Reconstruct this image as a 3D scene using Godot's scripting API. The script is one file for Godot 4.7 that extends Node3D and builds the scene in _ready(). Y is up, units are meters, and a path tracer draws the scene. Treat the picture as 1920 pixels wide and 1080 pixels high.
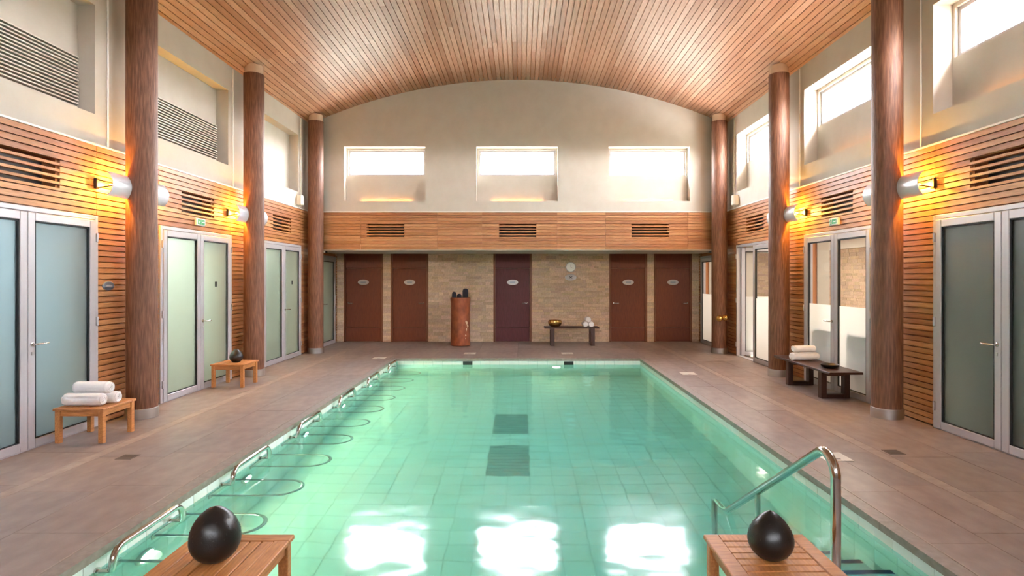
extends Node3D

# ---------------------------------------------------------------- measures (metres; depth = -z from the camera)
const XL := -4.86          # face of the timber cladding, left
const XR := 4.70           # face of the timber cladding, right
const Z1 := 13.55          # face of the upper end wall
const Z2 := 15.50          # stone wall under the soffit
const ZF := -5.2           # wall behind the camera
const SOFFIT := 2.34
const CLAD := 3.21         # top of the cladding
const PXL := -2.65         # pool
const PXR := 2.50
const PZ0 := 3.15
const PZ1 := 12.30
const WATER := -0.13
const PDEPTH := -1.35
const ARC_X := -0.08
const ARC_R := 11.8
const ARC_Y := 6.26 - 11.8
const PITCH := 0.0665      # board pitch
const COLZ := [7.15, 10.15, 13.2]
const COLL := -4.62
const COLR := 4.46
const DOORL := [[4.77, 6.71], [7.87, 9.81], [10.97, 12.91]]
const DOORR := [[4.74, 6.66], [7.80, 9.70], [10.86, 12.76]]
const DOORH := 2.40
const NICHE := [[4.55, 6.72], [7.55, 9.78], [10.56, 12.84]]
const NY0 := 3.57
const NY1 := 4.82
const WY0 := 4.20
const ROOM_A := 2.2        # lamps of the rooms behind the frosted doors
const ROOM_B := 4.2

var M := {}
var counts := {}
var rng := RandomNumberGenerator.new()
var unit_box: ArrayMesh
var tex_cache := {}

# ---------------------------------------------------------------- mesh builder
class MB:
	var v := PackedVector3Array()
	var n := PackedVector3Array()
	var c := PackedColorArray()
	var tint := Color(1, 1, 1)
	var use_color := false
	func tri(a: Vector3, b: Vector3, d: Vector3, na: Vector3, nb: Vector3, nd: Vector3) -> void:
		var flip := (b - a).cross(d - a).dot(na + nb + nd) > 0.0
		if flip:
			v.append(a); v.append(d); v.append(b)
			n.append(na); n.append(nd); n.append(nb)
		else:
			v.append(a); v.append(b); v.append(d)
			n.append(na); n.append(nb); n.append(nd)
		if use_color:
			for k in 3:
				c.append(tint)
	func quad(a: Vector3, b: Vector3, d: Vector3, e: Vector3, nn: Vector3) -> void:
		tri(a, b, d, nn, nn, nn)
		tri(a, d, e, nn, nn, nn)
	func squad(a: Vector3, b: Vector3, d: Vector3, e: Vector3, na: Vector3, nb: Vector3, nd: Vector3, ne: Vector3) -> void:
		tri(a, b, d, na, nb, nd)
		tri(a, d, e, na, nd, ne)
	func box(lo: Vector3, hi: Vector3) -> void:
		var x0 := minf(lo.x, hi.x)
		var x1 := maxf(lo.x, hi.x)
		var y0 := minf(lo.y, hi.y)
		var y1 := maxf(lo.y, hi.y)
		var z0 := minf(lo.z, hi.z)
		var z1 := maxf(lo.z, hi.z)
		var p := [Vector3(x0, y0, z0), Vector3(x1, y0, z0), Vector3(x1, y1, z0), Vector3(x0, y1, z0), Vector3(x0, y0, z1), Vector3(x1, y0, z1), Vector3(x1, y1, z1), Vector3(x0, y1, z1)]
		quad(p[0], p[1], p[2], p[3], Vector3(0, 0, -1))
		quad(p[4], p[5], p[6], p[7], Vector3(0, 0, 1))
		quad(p[0], p[3], p[7], p[4], Vector3(-1, 0, 0))
		quad(p[1], p[2], p[6], p[5], Vector3(1, 0, 0))
		quad(p[0], p[1], p[5], p[4], Vector3(0, -1, 0))
		quad(p[3], p[2], p[6], p[7], Vector3(0, 1, 0))
	# box with chamfered edges
	func cbox(lo: Vector3, hi: Vector3, b: float) -> void:
		var ce := (lo + hi) * 0.5
		var h := ((hi - lo) * 0.5).abs()
		b = minf(b, minf(h.x, minf(h.y, h.z)) * 0.9)
		for ax in 3:
			var a1 := (ax + 1) % 3
			var a2 := (ax + 2) % 3
			for s in [-1.0, 1.0]:
				var q := []
				for k in [[-1.0, -1.0], [1.0, -1.0], [1.0, 1.0], [-1.0, 1.0]]:
					var w := Vector3.ZERO
					w[ax] = s * h[ax]
					w[a1] = k[0] * (h[a1] - b)
					w[a2] = k[1] * (h[a2] - b)
					q.append(ce + w)
				var nn := Vector3.ZERO
				nn[ax] = s
				quad(q[0], q[1], q[2], q[3], nn)
			for s1 in [-1.0, 1.0]:
				for s2 in [-1.0, 1.0]:
					var q2 := []
					for k in [[-1.0, 0], [1.0, 0], [1.0, 1], [-1.0, 1]]:
						var w2 := Vector3.ZERO
						w2[ax] = k[0] * (h[ax] - b)
						w2[a1] = s1 * (h[a1] - (b if k[1] == 0 else 0.0))
						w2[a2] = s2 * (h[a2] - (0.0 if k[1] == 0 else b))
						q2.append(ce + w2)
					var n2 := Vector3.ZERO
					n2[a1] = s1
					n2[a2] = s2
					quad(q2[0], q2[1], q2[2], q2[3], n2.normalized())
		for sx in [-1.0, 1.0]:
			for sy in [-1.0, 1.0]:
				for sz in [-1.0, 1.0]:
					var nn3 := Vector3(sx, sy, sz).normalized()
					tri(ce + Vector3(sx * h.x, sy * (h.y - b), sz * (h.z - b)), ce + Vector3(sx * (h.x - b), sy * h.y, sz * (h.z - b)), ce + Vector3(sx * (h.x - b), sy * (h.y - b), sz * h.z), nn3, nn3, nn3)
	# tube along points, radius may vary
	func tube(pts: Array, r, seg := 12, caps := true) -> void:
		var rings := []
		var norms := []
		var up := Vector3(0, 1, 0)
		var prev := Vector3.ZERO
		for i in pts.size():
			var d: Vector3
			if i == 0:
				d = pts[1] - pts[0]
			elif i == pts.size() - 1:
				d = pts[i] - pts[i - 1]
			else:
				d = (pts[i] - pts[i - 1]).normalized() + (pts[i + 1] - pts[i]).normalized()
			d = d.normalized()
			var x: Vector3
			if i == 0:
				x = d.cross(up)
				if x.length() < 0.05:
					x = d.cross(Vector3(1, 0, 0))
			else:
				x = prev - d * prev.dot(d)
			x = x.normalized()
			prev = x
			var y := d.cross(x)
			var ring := []
			var nr := []
			var rr: float = r[i] if r is Array else r
			for k in seg:
				var a := TAU * k / seg
				var o := x * cos(a) + y * sin(a)
				ring.append(pts[i] + o * rr)
				nr.append(o)
			rings.append(ring)
			norms.append(nr)
		for i in pts.size() - 1:
			for k in seg:
				var k2 := (k + 1) % seg
				squad(rings[i][k], rings[i][k2], rings[i + 1][k2], rings[i + 1][k], norms[i][k], norms[i][k2], norms[i + 1][k2], norms[i + 1][k])
		if caps:
			for e in [0, pts.size() - 1]:
				var dn: Vector3 = (pts[0] - pts[1]).normalized() if e == 0 else (pts[e] - pts[e - 1]).normalized()
				for k in seg:
					tri(pts[e], rings[e][k], rings[e][(k + 1) % seg], dn, dn, dn)
	# profile: array of Vector2(radius, y), smooth
	func lathe(pr: Array, seg := 24, at := Vector3.ZERO, wob: FastNoiseLite = null, wamp := 0.0, wxz := 1.0, wy := 1.0) -> void:
		var nn := []
		for i in pr.size():
			var a: Vector2 = pr[maxi(i - 1, 0)]
			var b: Vector2 = pr[mini(i + 1, pr.size() - 1)]
			var t := (b - a).normalized()
			nn.append(Vector2(t.y, -t.x))
		for i in pr.size() - 1:
			for k in seg:
				var q := []
				var w := []
				for e in [[i, k], [i, k + 1], [i + 1, k + 1], [i + 1, k]]:
					var ang: float = TAU * (e[1] % seg) / seg
					var r: float = pr[e[0]].x
					if wob:
						r *= 1.0 + wamp * wob.get_noise_3d(cos(ang) * wxz, pr[e[0]].y * wy, sin(ang) * wxz)
					q.append(at + Vector3(cos(ang) * r, pr[e[0]].y, sin(ang) * r))
					w.append(Vector3(cos(ang) * nn[e[0]].x, nn[e[0]].y, sin(ang) * nn[e[0]].x).normalized())
				squad(q[0], q[1], q[2], q[3], w[0], w[1], w[2], w[3])
	# slab with rectangular holes: axis = thickness axis (0 x, 2 z); u = other horizontal axis, v = y
	func holed(axis: int, t0: float, t1: float, u0: float, u1: float, y0: float, y1: float, holes: Array) -> void:
		var us := [u0, u1]
		var ys := [y0, y1]
		for h in holes:
			for k in [h[0], h[1]]:
				if k > u0 and k < u1 and not us.has(k):
					us.append(k)
			for k in [h[2], h[3]]:
				if k > y0 and k < y1 and not ys.has(k):
					ys.append(k)
		us.sort()
		ys.sort()
		for i in us.size() - 1:
			for j in ys.size() - 1:
				var cu: float = (us[i] + us[i + 1]) * 0.5
				var cy: float = (ys[j] + ys[j + 1]) * 0.5
				var cut := false
				for h in holes:
					if cu > h[0] and cu < h[1] and cy > h[2] and cy < h[3]:
						cut = true
				if not cut:
					if axis == 0:
						box(Vector3(t0, ys[j], -us[i]), Vector3(t1, ys[j + 1], -us[i + 1]))
					else:
						box(Vector3(us[i], ys[j], -t0), Vector3(us[i + 1], ys[j + 1], -t1))
	func mesh() -> ArrayMesh:
		var a := []
		a.resize(Mesh.ARRAY_MAX)
		a[Mesh.ARRAY_VERTEX] = v
		a[Mesh.ARRAY_NORMAL] = n
		if use_color:
			a[Mesh.ARRAY_COLOR] = c
		var m := ArrayMesh.new()
		m.add_surface_from_arrays(Mesh.PRIMITIVE_TRIANGLES, a)
		return m

# ---------------------------------------------------------------- nodes
func numbered(called: String) -> String:
	var k: int = counts.get(called, 0)
	counts[called] = k + 1
	return called if k == 0 else "%s_%03d" % [called, k]

func tag(o: Node, label: String, category: String, group := "", kind := "") -> void:
	o.set_meta("label", label)
	o.set_meta("category", category)
	if group != "":
		o.set_meta("group", group)
	if kind != "":
		o.set_meta("kind", kind)

func thing(called: String, label: String, category: String, at := Vector3.ZERO, turn := 0.0, group := "", kind := "") -> Node3D:
	var o := Node3D.new()
	o.name = numbered(called)
	add_child(o)
	o.position = at
	o.rotation_degrees.y = turn
	tag(o, label, category, group, kind)
	return o

func part(parent: Node, called: String, m: Mesh, mat: Material) -> MeshInstance3D:
	var o := MeshInstance3D.new()
	o.name = called
	o.mesh = m
	o.material_override = mat
	parent.add_child(o, true)
	return o

func solo(called: String, m: Mesh, mat: Material, label: String, category: String, group := "", kind := "") -> MeshInstance3D:
	var o := MeshInstance3D.new()
	o.name = numbered(called)
	o.mesh = m
	o.material_override = mat
	add_child(o)
	tag(o, label, category, group, kind)
	return o

# one scaled unit box (shares its mesh)
func piece(parent: Node, called: String, lo: Vector3, hi: Vector3, mat: Material) -> MeshInstance3D:
	var o := part(parent, called, unit_box, mat)
	o.position = (lo + hi) * 0.5
	o.scale = (hi - lo).abs()
	return o

func cbox_part(parent: Node, called: String, lo: Vector3, hi: Vector3, b: float, mat: Material) -> MeshInstance3D:
	var m := MB.new()
	m.cbox(lo, hi, b)
	return part(parent, called, m.mesh(), mat)

func copy(o: Node3D, label := "", group := "") -> Node3D:
	var base := o.name.rstrip("0123456789").trim_suffix("_")
	var r: Node3D = o.duplicate()
	r.name = numbered(base)
	add_child(r)
	if label != "":
		r.set_meta("label", label)
	if group != "":
		r.set_meta("group", group)
	return r

# ---------------------------------------------------------------- materials
func noise_tex(key: String, freq: float, lo: Color, hi: Color, octaves := 4, sd := 1, mid = null) -> NoiseTexture2D:
	if tex_cache.has(key):
		return tex_cache[key]
	var f := FastNoiseLite.new()
	f.seed = sd
	f.noise_type = FastNoiseLite.TYPE_SIMPLEX_SMOOTH
	f.frequency = freq
	f.fractal_octaves = octaves
	var g := Gradient.new()
	g.set_color(0, lo)
	g.set_color(1, hi)
	if mid != null:
		g.add_point(0.5, mid)
	var t := NoiseTexture2D.new()
	t.width = 512
	t.height = 512
	t.seamless = true
	t.noise = f
	t.color_ramp = g
	tex_cache[key] = t
	return t

func mat(called: String, c: Color, rough := 0.6, metal := 0.0, tex: Texture2D = null, sc := Vector3.ONE, bump: Texture2D = null, bump_cm := 0.0) -> StandardMaterial3D:
	var m := StandardMaterial3D.new()
	m.resource_name = called
	m.albedo_color = c
	m.roughness = rough
	m.metallic = metal
	if tex or bump:
		m.uv1_triplanar = true
		m.uv1_world_triplanar = true
		m.uv1_triplanar_sharpness = 6.0
		m.uv1_scale = sc
	if tex:
		m.albedo_texture = tex
	if bump:
		m.heightmap_enabled = true
		m.heightmap_texture = bump
		m.heightmap_scale = bump_cm
	M[called] = m
	return m

func c8(r: int, g: int, b: int) -> Color:
	return Color(r / 255.0, g / 255.0, b / 255.0)

func make_materials() -> void:
	var grain := noise_tex("grain", 0.02, c8(205, 195, 185), c8(255, 255, 255), 5, 3)
	var grain_h := noise_tex("grain_h", 0.03, Color(0.3, 0.3, 0.3), Color(1, 1, 1), 5, 9)
	var mott := noise_tex("mottle", 0.012, c8(222, 216, 212), c8(255, 252, 250), 5, 5)
	var fine := noise_tex("fine", 0.06, Color(0.35, 0.35, 0.35), Color(1, 1, 1), 4, 7)
	var tones := [c8(200, 140, 88), c8(184, 124, 72), c8(208, 151, 100), c8(176, 114, 68), c8(194, 132, 84)]
	for i in 5:
		mat("board_%d" % i, tones[i], 0.5, 0.0, grain, Vector3(0.35, 7.0, 0.35), grain_h, 0.03)
	var ctones := [c8(202, 158, 130), c8(190, 144, 114), c8(208, 166, 140), c8(182, 134, 104), c8(196, 150, 122)]
	for i in 5:
		mat("ceil_%d" % i, ctones[i], 0.42, 0.0, grain, Vector3(7.0, 7.0, 0.35), grain_h, 0.03)
	mat("board_back", c8(190, 126, 78), 0.8)
	mat("plaster", c8(194, 185, 172), 0.85, 0.0, noise_tex("soft", 0.012, c8(246, 244, 242), c8(255, 255, 255), 4, 15), Vector3(0.4, 0.4, 0.4), fine, 0.03)
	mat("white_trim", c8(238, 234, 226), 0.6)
	mat("stone_wall", c8(222, 198, 160), 0.8, 0.0, mott, Vector3(2.0, 2.0, 2.0), fine, 0.4)
	mat("stone_back", c8(222, 198, 168), 0.9)
	var st := StandardMaterial3D.new()
	st.resource_name = "stones"
	st.vertex_color_use_as_albedo = true
	st.roughness = 0.85
	st.albedo_texture = mott
	st.uv1_triplanar = true
	st.uv1_world_triplanar = true
	st.uv1_scale = Vector3(3, 3, 3)
	st.heightmap_enabled = true
	st.heightmap_texture = fine
	st.heightmap_scale = 0.4
	M["stones"] = st
	var ft := [c8(154, 138, 130), c8(149, 134, 127), c8(158, 141, 132), c8(151, 137, 131)]
	for i in 4:
		mat("deck_%d" % i, ft[i], 0.42, 0.0, mott, Vector3(0.9, 0.9, 0.5), fine, 0.02)
	mat("deck_strip", c8(172, 157, 147), 0.5, 0.0, mott, Vector3(1, 1, 1))
	mat("grout", c8(112, 98, 90), 0.9)
	mat("coping", c8(150, 140, 132), 0.45, 0.0, mott, Vector3(2, 2, 2))
	mat("concrete", c8(140, 132, 124), 0.9)
	mat("pool_white", c8(232, 238, 234), 0.25)
	mat("pool_a", c8(214, 232, 226), 0.35)
	mat("pool_b", c8(206, 228, 222), 0.35)
	mat("pool_grout", c8(176, 200, 194), 0.8)
	mat("pool_dark", c8(152, 172, 168), 0.5)
	mat("nosing", c8(30, 50, 96), 0.5)
	mat("aluminium", c8(184, 180, 184), 0.42, 0.25)
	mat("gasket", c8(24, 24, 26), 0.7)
	var fr := mat("frosted_glass", Color(0.74, 0.80, 0.77, 0.04), 0.5)
	fr.refraction_enabled = true
	fr.refraction_scale = 0.05
	fr.transparency = BaseMaterial3D.TRANSPARENCY_ALPHA
	var film := mat("film", c8(238, 242, 240), 0.6)
	film.backlight_enabled = true
	film.backlight = Color(1, 1, 1)
	var gl := mat("clear_glass", Color(1, 1, 1, 0.03), 0.02)
	gl.transparency = BaseMaterial3D.TRANSPARENCY_ALPHA
	var wt := mat("water", Color(0.47, 0.86, 0.89, 0.0), 0.09)
	wt.refraction_enabled = true
	wt.refraction_scale = 0.033
	wt.transparency = BaseMaterial3D.TRANSPARENCY_ALPHA
	mat("chrome", c8(205, 204, 200), 0.16, 1.0)
	mat("steel", c8(190, 188, 186), 0.32, 1.0)
	mat("brass", c8(214, 176, 104), 0.2, 1.0)
	mat("log", c8(142, 96, 70), 0.6, 0.0, noise_tex("loggrain", 0.02, c8(150, 128, 118), c8(255, 255, 255), 6, 31), Vector3(4.0, 0.3, 4.0), grain_h, 0.3)
	mat("log_cap", c8(206, 176, 150), 0.7)
	mat("teak", c8(204, 138, 78), 0.5, 0.0, grain, Vector3(5.0, 5.0, 0.6), grain_h, 0.05)
	mat("teak_x", c8(198, 132, 74), 0.5, 0.0, grain, Vector3(0.6, 5.0, 5.0), grain_h, 0.05)
	mat("dark_wood", c8(66, 36, 26), 0.4, 0.0, grain, Vector3(4, 4, 0.6))
	mat("door_brown", c8(116, 54, 24), 0.6, 0.0, grain, Vector3(4.0, 0.4, 4.0), grain_h, 0.03)
	mat("door_brown_cast", c8(98, 44, 50), 0.6, 0.0, grain, Vector3(4.0, 0.4, 4.0), grain_h, 0.03)  # same brown door wood, purple cast of reflections put into the colour
	mat("door_frame", c8(126, 74, 42), 0.5, 0.0, grain, Vector3(4.0, 0.4, 4.0))
	mat("plaque", c8(164, 158, 156), 0.4, 0.5)
	mat("plaque_blue", c8(120, 130, 142), 0.35, 0.5)
	mat("ink", c8(48, 50, 54), 0.7)
	mat("towel", c8(252, 248, 246), 0.95, 0.0, null, Vector3(6, 6, 6), fine, 0.5)
	M.towel.rim_enabled = true
	M.towel.rim = 0.4
	mat("black_ceramic", c8(30, 27, 26), 0.34, 0.0, null, Vector3(3, 3, 3), fine, 0.06)
	mat("rust", c8(168, 92, 54), 0.55, 0.0, noise_tex("rustpatch", 0.01, c8(176, 156, 146), c8(255, 255, 255), 5, 21), Vector3(1.2, 0.7, 1.2), fine, 0.2)
	mat("chipped", c8(214, 190, 160), 0.8)
	mat("navy", c8(34, 34, 46), 0.8, 0.0, null, Vector3(6, 6, 6), fine, 0.6)
	mat("lamp_metal", c8(226, 226, 230), 0.36, 0.35)
	mat("iron", c8(52, 44, 38), 0.5, 0.5)
	mat("white_plastic", c8(232, 230, 224), 0.45)
	mat("sign_green", c8(30, 150, 84), 0.5)
	mat("sign_white", c8(240, 244, 238), 0.5)
	mat("black_plastic", c8(22, 24, 24), 0.5)
	mat("lid", c8(222, 216, 206), 0.5)
	mat("grate", c8(96, 84, 76), 0.5)
	mat("louvre", c8(206, 196, 182), 0.55)
	mat("upholstery", c8(126, 130, 132), 0.9)
	mat("asphalt", c8(120, 122, 118), 0.9)

func glow(called: String, c: Color, energy: float) -> StandardMaterial3D:
	var m := StandardMaterial3D.new()
	m.resource_name = called
	m.albedo_color = c
	m.emission_enabled = true
	m.emission = c
	m.emission_energy_multiplier = energy
	M[called] = m
	return m

# ================================================================ scene
func _ready() -> void:
	rng.seed = 4711
	# camera
	var cam := Camera3D.new()
	cam.name = "camera"
	var near := 0.05
	cam.projection = Camera3D.PROJECTION_FRUSTUM
	cam.keep_aspect = Camera3D.KEEP_HEIGHT
	cam.size = 1080.0 / 1100.0 * near
	cam.frustum_offset = Vector2((960.0 - 977.0) / 1100.0 * near, -(540.0 - 520.0) / 1100.0 * near)
	cam.near = near
	cam.far = 200.0
	cam.position = Vector3(0, 1.7, 0)
	add_child(cam)
	cam.current = true
	# sky and exposure
	var sky_m := ProceduralSkyMaterial.new()
	sky_m.sky_top_color = c8(236, 242, 250)
	sky_m.sky_horizon_color = c8(252, 252, 252)
	sky_m.ground_horizon_color = c8(170, 172, 166)
	sky_m.ground_bottom_color = c8(120, 122, 116)
	sky_m.energy_multiplier = 1.0
	var sky := Sky.new()
	sky.sky_material = sky_m
	var env := Environment.new()
	env.background_mode = Environment.BG_SKY
	env.sky = sky
	env.background_energy_multiplier = 40.0
	env.ambient_light_source = Environment.AMBIENT_SOURCE_SKY
	env.tonemap_mode = Environment.TONE_MAPPER_LINEAR
	env.tonemap_exposure = 3.0
	env.sdfgi_enabled = true
	env.ssao_enabled = true
	env.ssil_enabled = true
	var we := WorldEnvironment.new()
	we.name = "world_environment"
	we.environment = env
	add_child(we)

	var ub := MB.new()
	ub.box(Vector3(-0.5, -0.5, -0.5), Vector3(0.5, 0.5, 0.5))
	unit_box = ub.mesh()
	make_materials()
	build_floor()
	build_pool()
	build_walls()
	build_ceiling()
	build_windows()
	build_doors()
	build_relax_room()
	build_side_rooms()
	build_columns()
	build_wall_fittings()
	build_pool_fittings()
	build_furniture()

# ---------------------------------------------------------------- floor
func build_floor() -> void:
	var f := thing("floor", "brown stone tile deck around the swimming pool", "floor", Vector3.ZERO, 0, "", "structure")
	var s := MB.new()
	s.box(Vector3(-5.2, -0.5, 5.4), Vector3(5.0, -0.028, -PZ0 + 0.04))
	s.box(Vector3(-5.2, -0.5, -PZ1 - 0.04), Vector3(5.0, -0.028, -15.8))
	s.box(Vector3(-5.2, -0.5, -PZ0), Vector3(PXL - 0.04, -0.028, -PZ1))
	s.box(Vector3(PXR + 0.04, -0.5, -PZ0), Vector3(5.0, -0.028, -PZ1))
	part(f, "bedding", s.mesh(), M.grout)
	var g := 0.002
	# lengths of tile columns either side of the pool: [x0, x1]
	var cols := [[-4.95, -4.11], [-3.99, -3.375], [-3.375, -2.76], [2.61, 3.0], [3.0, 3.39], [3.51, 4.11], [4.11, 4.75]]
	var k := 0
	for c in cols:
		var z := 3.0 - 0.15 * (k % 2)
		while z < Z2 + 0.1:
			var z1 := minf(z + 0.9, Z2 + 0.15)
			piece(f, "tile", Vector3(c[0] + g, -0.028, -z - g), Vector3(c[1] - g, rng.randf_range(-0.0008, 0.0), -z1 + g), M["deck_%d" % rng.randi_range(0, 3)])
			z += 0.9
		k += 1
	for c in [[-4.11, -3.99], [3.39, 3.51]]:
		var z := 3.0
		while z < 13.2:
			piece(f, "channel_tile", Vector3(c[0] + g, -0.028, -z - g), Vector3(c[1] - g, 0.0, -z - 1.2 + g), M.deck_strip)
			z += 1.2
		piece(f, "channel_tile", Vector3(c[0] + g, -0.028, -z - g), Vector3(c[1] - g, 0.0, -Z2 - 0.1), M.deck_0)
	# end deck between pool and stone wall
	var x := -2.76
	while x < 2.6:
		var z := PZ1 + 0.11
		while z < Z2:
			piece(f, "tile", Vector3(x + g, -0.028, -z - g), Vector3(minf(x + 0.895, 2.61) - g, rng.randf_range(-0.0008, 0.0), -minf(z + 0.8, Z2 + 0.15) + g), M["deck_%d" % rng.randi_range(0, 3)])
			z += 0.8
		x += 0.895
	# deck under and behind the camera
	x = -4.95
	while x < 4.7:
		var z := -5.2
		while z < 2.9:
			var zz := minf(z + 1.35, 3.0 if absf(x) > 9 else 2.85)
			piece(f, "tile", Vector3(x + g, -0.028, -z - g), Vector3(minf(x + 0.97, 4.75) - g, 0.0, -zz + g), M["deck_%d" % rng.randi_range(0, 3)])
			z += 1.35
		x += 0.97
	# the row up to the front edge of the pool
	x = -2.76
	while x < 2.6:
		piece(f, "tile", Vector3(x + g, -0.028, -2.85), Vector3(minf(x + 0.895, 2.61) - g, 0.0, -PZ0 + 0.11), M["deck_%d" % rng.randi_range(0, 3)])
		x += 0.895
	# pool coping stones with a thin steel edge
	var cop := thing("pool_coping", "grey stone coping running round the edge of the pool", "coping", Vector3.ZERO, 0, "", "structure")
	var z := PZ0
	while z < PZ1 - 0.01:
		var z1 := minf(z + 0.915, PZ1)
		piece(cop, "coping_stone", Vector3(PXL - 0.094, -0.05, -z - g), Vector3(PXL + 0.02, 0.004, -z1 + g), M.coping)
		piece(cop, "coping_stone", Vector3(PXR - 0.02, -0.05, -z - g), Vector3(PXR + 0.094, 0.004, -z1 + g), M.coping)
		z += 0.915
	x = PXL - 0.094
	while x < PXR + 0.09:
		var x1 := minf(x + 0.9, PXR + 0.094)
		piece(cop, "coping_stone", Vector3(x + g, -0.05, -PZ1 + 0.02), Vector3(x1 - g, 0.004, -PZ1 - 0.094), M.coping)
		piece(cop, "coping_stone", Vector3(x + g, -0.05, -PZ0 + 0.094), Vector3(x1 - g, 0.004, -PZ0 - 0.02), M.coping)
		x += 0.9
	piece(cop, "edge_strip", Vector3(PXL - 0.106, -0.03, -PZ0), Vector3(PXL - 0.096, 0.006, -PZ1), M.deck_strip)
	piece(cop, "edge_strip", Vector3(PXR + 0.096, -0.03, -PZ0), Vector3(PXR + 0.106, 0.006, -PZ1), M.deck_strip)

# ---------------------------------------------------------------- pool
func build_pool() -> void:
	var b := thing("pool_basin", "rectangular swimming pool basin lined with pale aqua tiles", "pool", Vector3.ZERO, 0, "", "structure")
	var s := MB.new()
	s.box(Vector3(PXL - 0.3, PDEPTH - 0.25, -PZ0 + 0.3), Vector3(PXR + 0.3, PDEPTH - 0.012, -PZ1 - 0.3))
	s.box(Vector3(PXL - 0.3, PDEPTH - 0.02, -PZ0), Vector3(PXL - 0.008, -0.03, -PZ1))
	s.box(Vector3(PXR + 0.008, PDEPTH - 0.02, -PZ0), Vector3(PXR + 0.3, -0.03, -PZ1))
	s.box(Vector3(PXL - 0.3, PDEPTH - 0.02, -PZ1 - 0.008), Vector3(PXR + 0.3, -0.03, -PZ1 - 0.3))
	s.box(Vector3(PXL - 0.3, PDEPTH - 0.02, -PZ0 + 0.3), Vector3(PXR + 0.3, -0.03, -PZ0 + 0.008))
	part(b, "shell", s.mesh(), M.pool_grout)
	var g := 0.0025
	# waterline tiles
	var z := PZ0
	while z < PZ1 - 0.05:
		for side in [0, 1]:
			var xa: float = PXL - 0.008 if side == 0 else PXR
			piece(b, "waterline_tile", Vector3(xa, -0.21, -z - g), Vector3(xa + 0.008, -0.052, -z - 0.2 + g), M.pool_white)
		z += 0.2
	var x := PXL
	while x < PXR - 0.05:
		piece(b, "waterline_tile", Vector3(x + g, -0.21, -PZ1 - 0.008), Vector3(minf(x + 0.2, PXR) - g, -0.052, -PZ1), M.pool_white)
		x += 0.2
	# floor tiles: those that show largest one by one, the rest joined
	var ts := 0.25
	var joined := MB.new()
	var nz := int((PZ1 - PZ0) / ts) + 1
	var nx := int((PXR - PXL) / ts) + 1
	for i in nz:
		for j in nx:
			var x0 := PXL + j * ts
			var z0 := PZ0 + i * ts
			var lo := Vector3(x0 + g, PDEPTH - 0.012, -z0 - g)
			var hi := Vector3(minf(x0 + ts, PXR) - g, PDEPTH, -minf(z0 + ts, PZ1) + g)
			if hi.x <= lo.x + 0.01 or lo.z - hi.z < 0.01:
				continue
			var cx := (lo.x + hi.x) / 2
			var cz := -(lo.z + hi.z) / 2
			var dark := cx > -0.38 and cx < 0.12 and ((cz > 6.65 and cz < 7.65) or (cz > 8.15 and cz < 9.15))
			if dark:
				continue
			if i >= 5 and i < 19 and (i - 5) * nx + j < 294:
				piece(b, "floor_tile", lo, hi, M.pool_a if rng.randf() < 0.6 else M.pool_b)
			else:
				joined.box(lo, hi)
	part(b, "floor_tiles", joined.mesh(), M.pool_a).set_meta("kind", "stuff")
	# wall tiles below the water, joined
	var wt := MB.new()
	var y := PDEPTH
	while y < -0.22:
		var y1 := minf(y + 0.25, -0.212)
		z = PZ0
		while z < PZ1 - 0.02:
			var z1 := minf(z + 0.25, PZ1)
			wt.box(Vector3(PXL - 0.008, y + g, -z - g), Vector3(PXL, y1 - g, -z1 + g))
			wt.box(Vector3(PXR, y + g, -z - g), Vector3(PXR + 0.008, y1 - g, -z1 + g))
			z += 0.25
		x = PXL
		while x < PXR - 0.02:
			var x1 := minf(x + 0.25, PXR)
			wt.box(Vector3(x + g, y + g, -PZ1 - 0.008), Vector3(x1 - g, y1 - g, -PZ1))
			wt.box(Vector3(x + g, y + g, -PZ0), Vector3(x1 - g, y1 - g, -PZ0 + 0.008))
			x += 0.25
		y += 0.25
	part(b, "wall_tiles", wt.mesh(), M.pool_a).set_meta("kind", "stuff")
	# two dark floor grilles
	for r in [[6.65, 7.65], [8.15, 9.15]]:
		var gr := thing("pool_floor_grille", "dark square grille in the pool floor, " + ("closer to the stools" if r[0] < 7 else "closer to the brown doors"), "grille", Vector3(-0.15, PDEPTH, -(r[0] + r[1]) / 2), 0, "floor grilles in the middle of the pool")
		piece(gr, "plate", Vector3(-0.25, -0.011, -0.5), Vector3(0.25, -0.004, 0.5), M.pool_dark)
		for k in 10:
			piece(gr, "bar", Vector3(-0.24, -0.004, -0.49 + k * 0.1), Vector3(0.24, 0.002, -0.41 + k * 0.1), M.pool_dark)
	# entry steps at the near right corner
	var stp := thing("pool_steps", "tiled entry steps with dark blue nosings under water beside the handrail", "steps", Vector3(0, 0, 0), 0, "", "structure")
	for k in 4:
		var top := -0.33 - 0.25 * k
		var ze := PZ0 + 0.68 + 0.35 * k
		piece(stp, "step", Vector3(1.58, PDEPTH, -PZ0 if k == 0 else -ze + 0.35), Vector3(2.42, top, -ze), M.pool_a)
		piece(stp, "nosing", Vector3(1.59, top, -ze + 0.05), Vector3(2.41, top + 0.004, -ze + 0.002), M.nosing)
	# water surface with small ripples
	var fn := FastNoiseLite.new()
	fn.seed = 12
	fn.noise_type = FastNoiseLite.TYPE_SIMPLEX_SMOOTH
	fn.frequency = 2.2
	fn.fractal_octaves = 2
	var nxw := 104
	var nzw := 184
	var verts := PackedVector3Array()
	var norms := PackedVector3Array()
	var idx := PackedInt32Array()
	var amp := 0.0016
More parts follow.
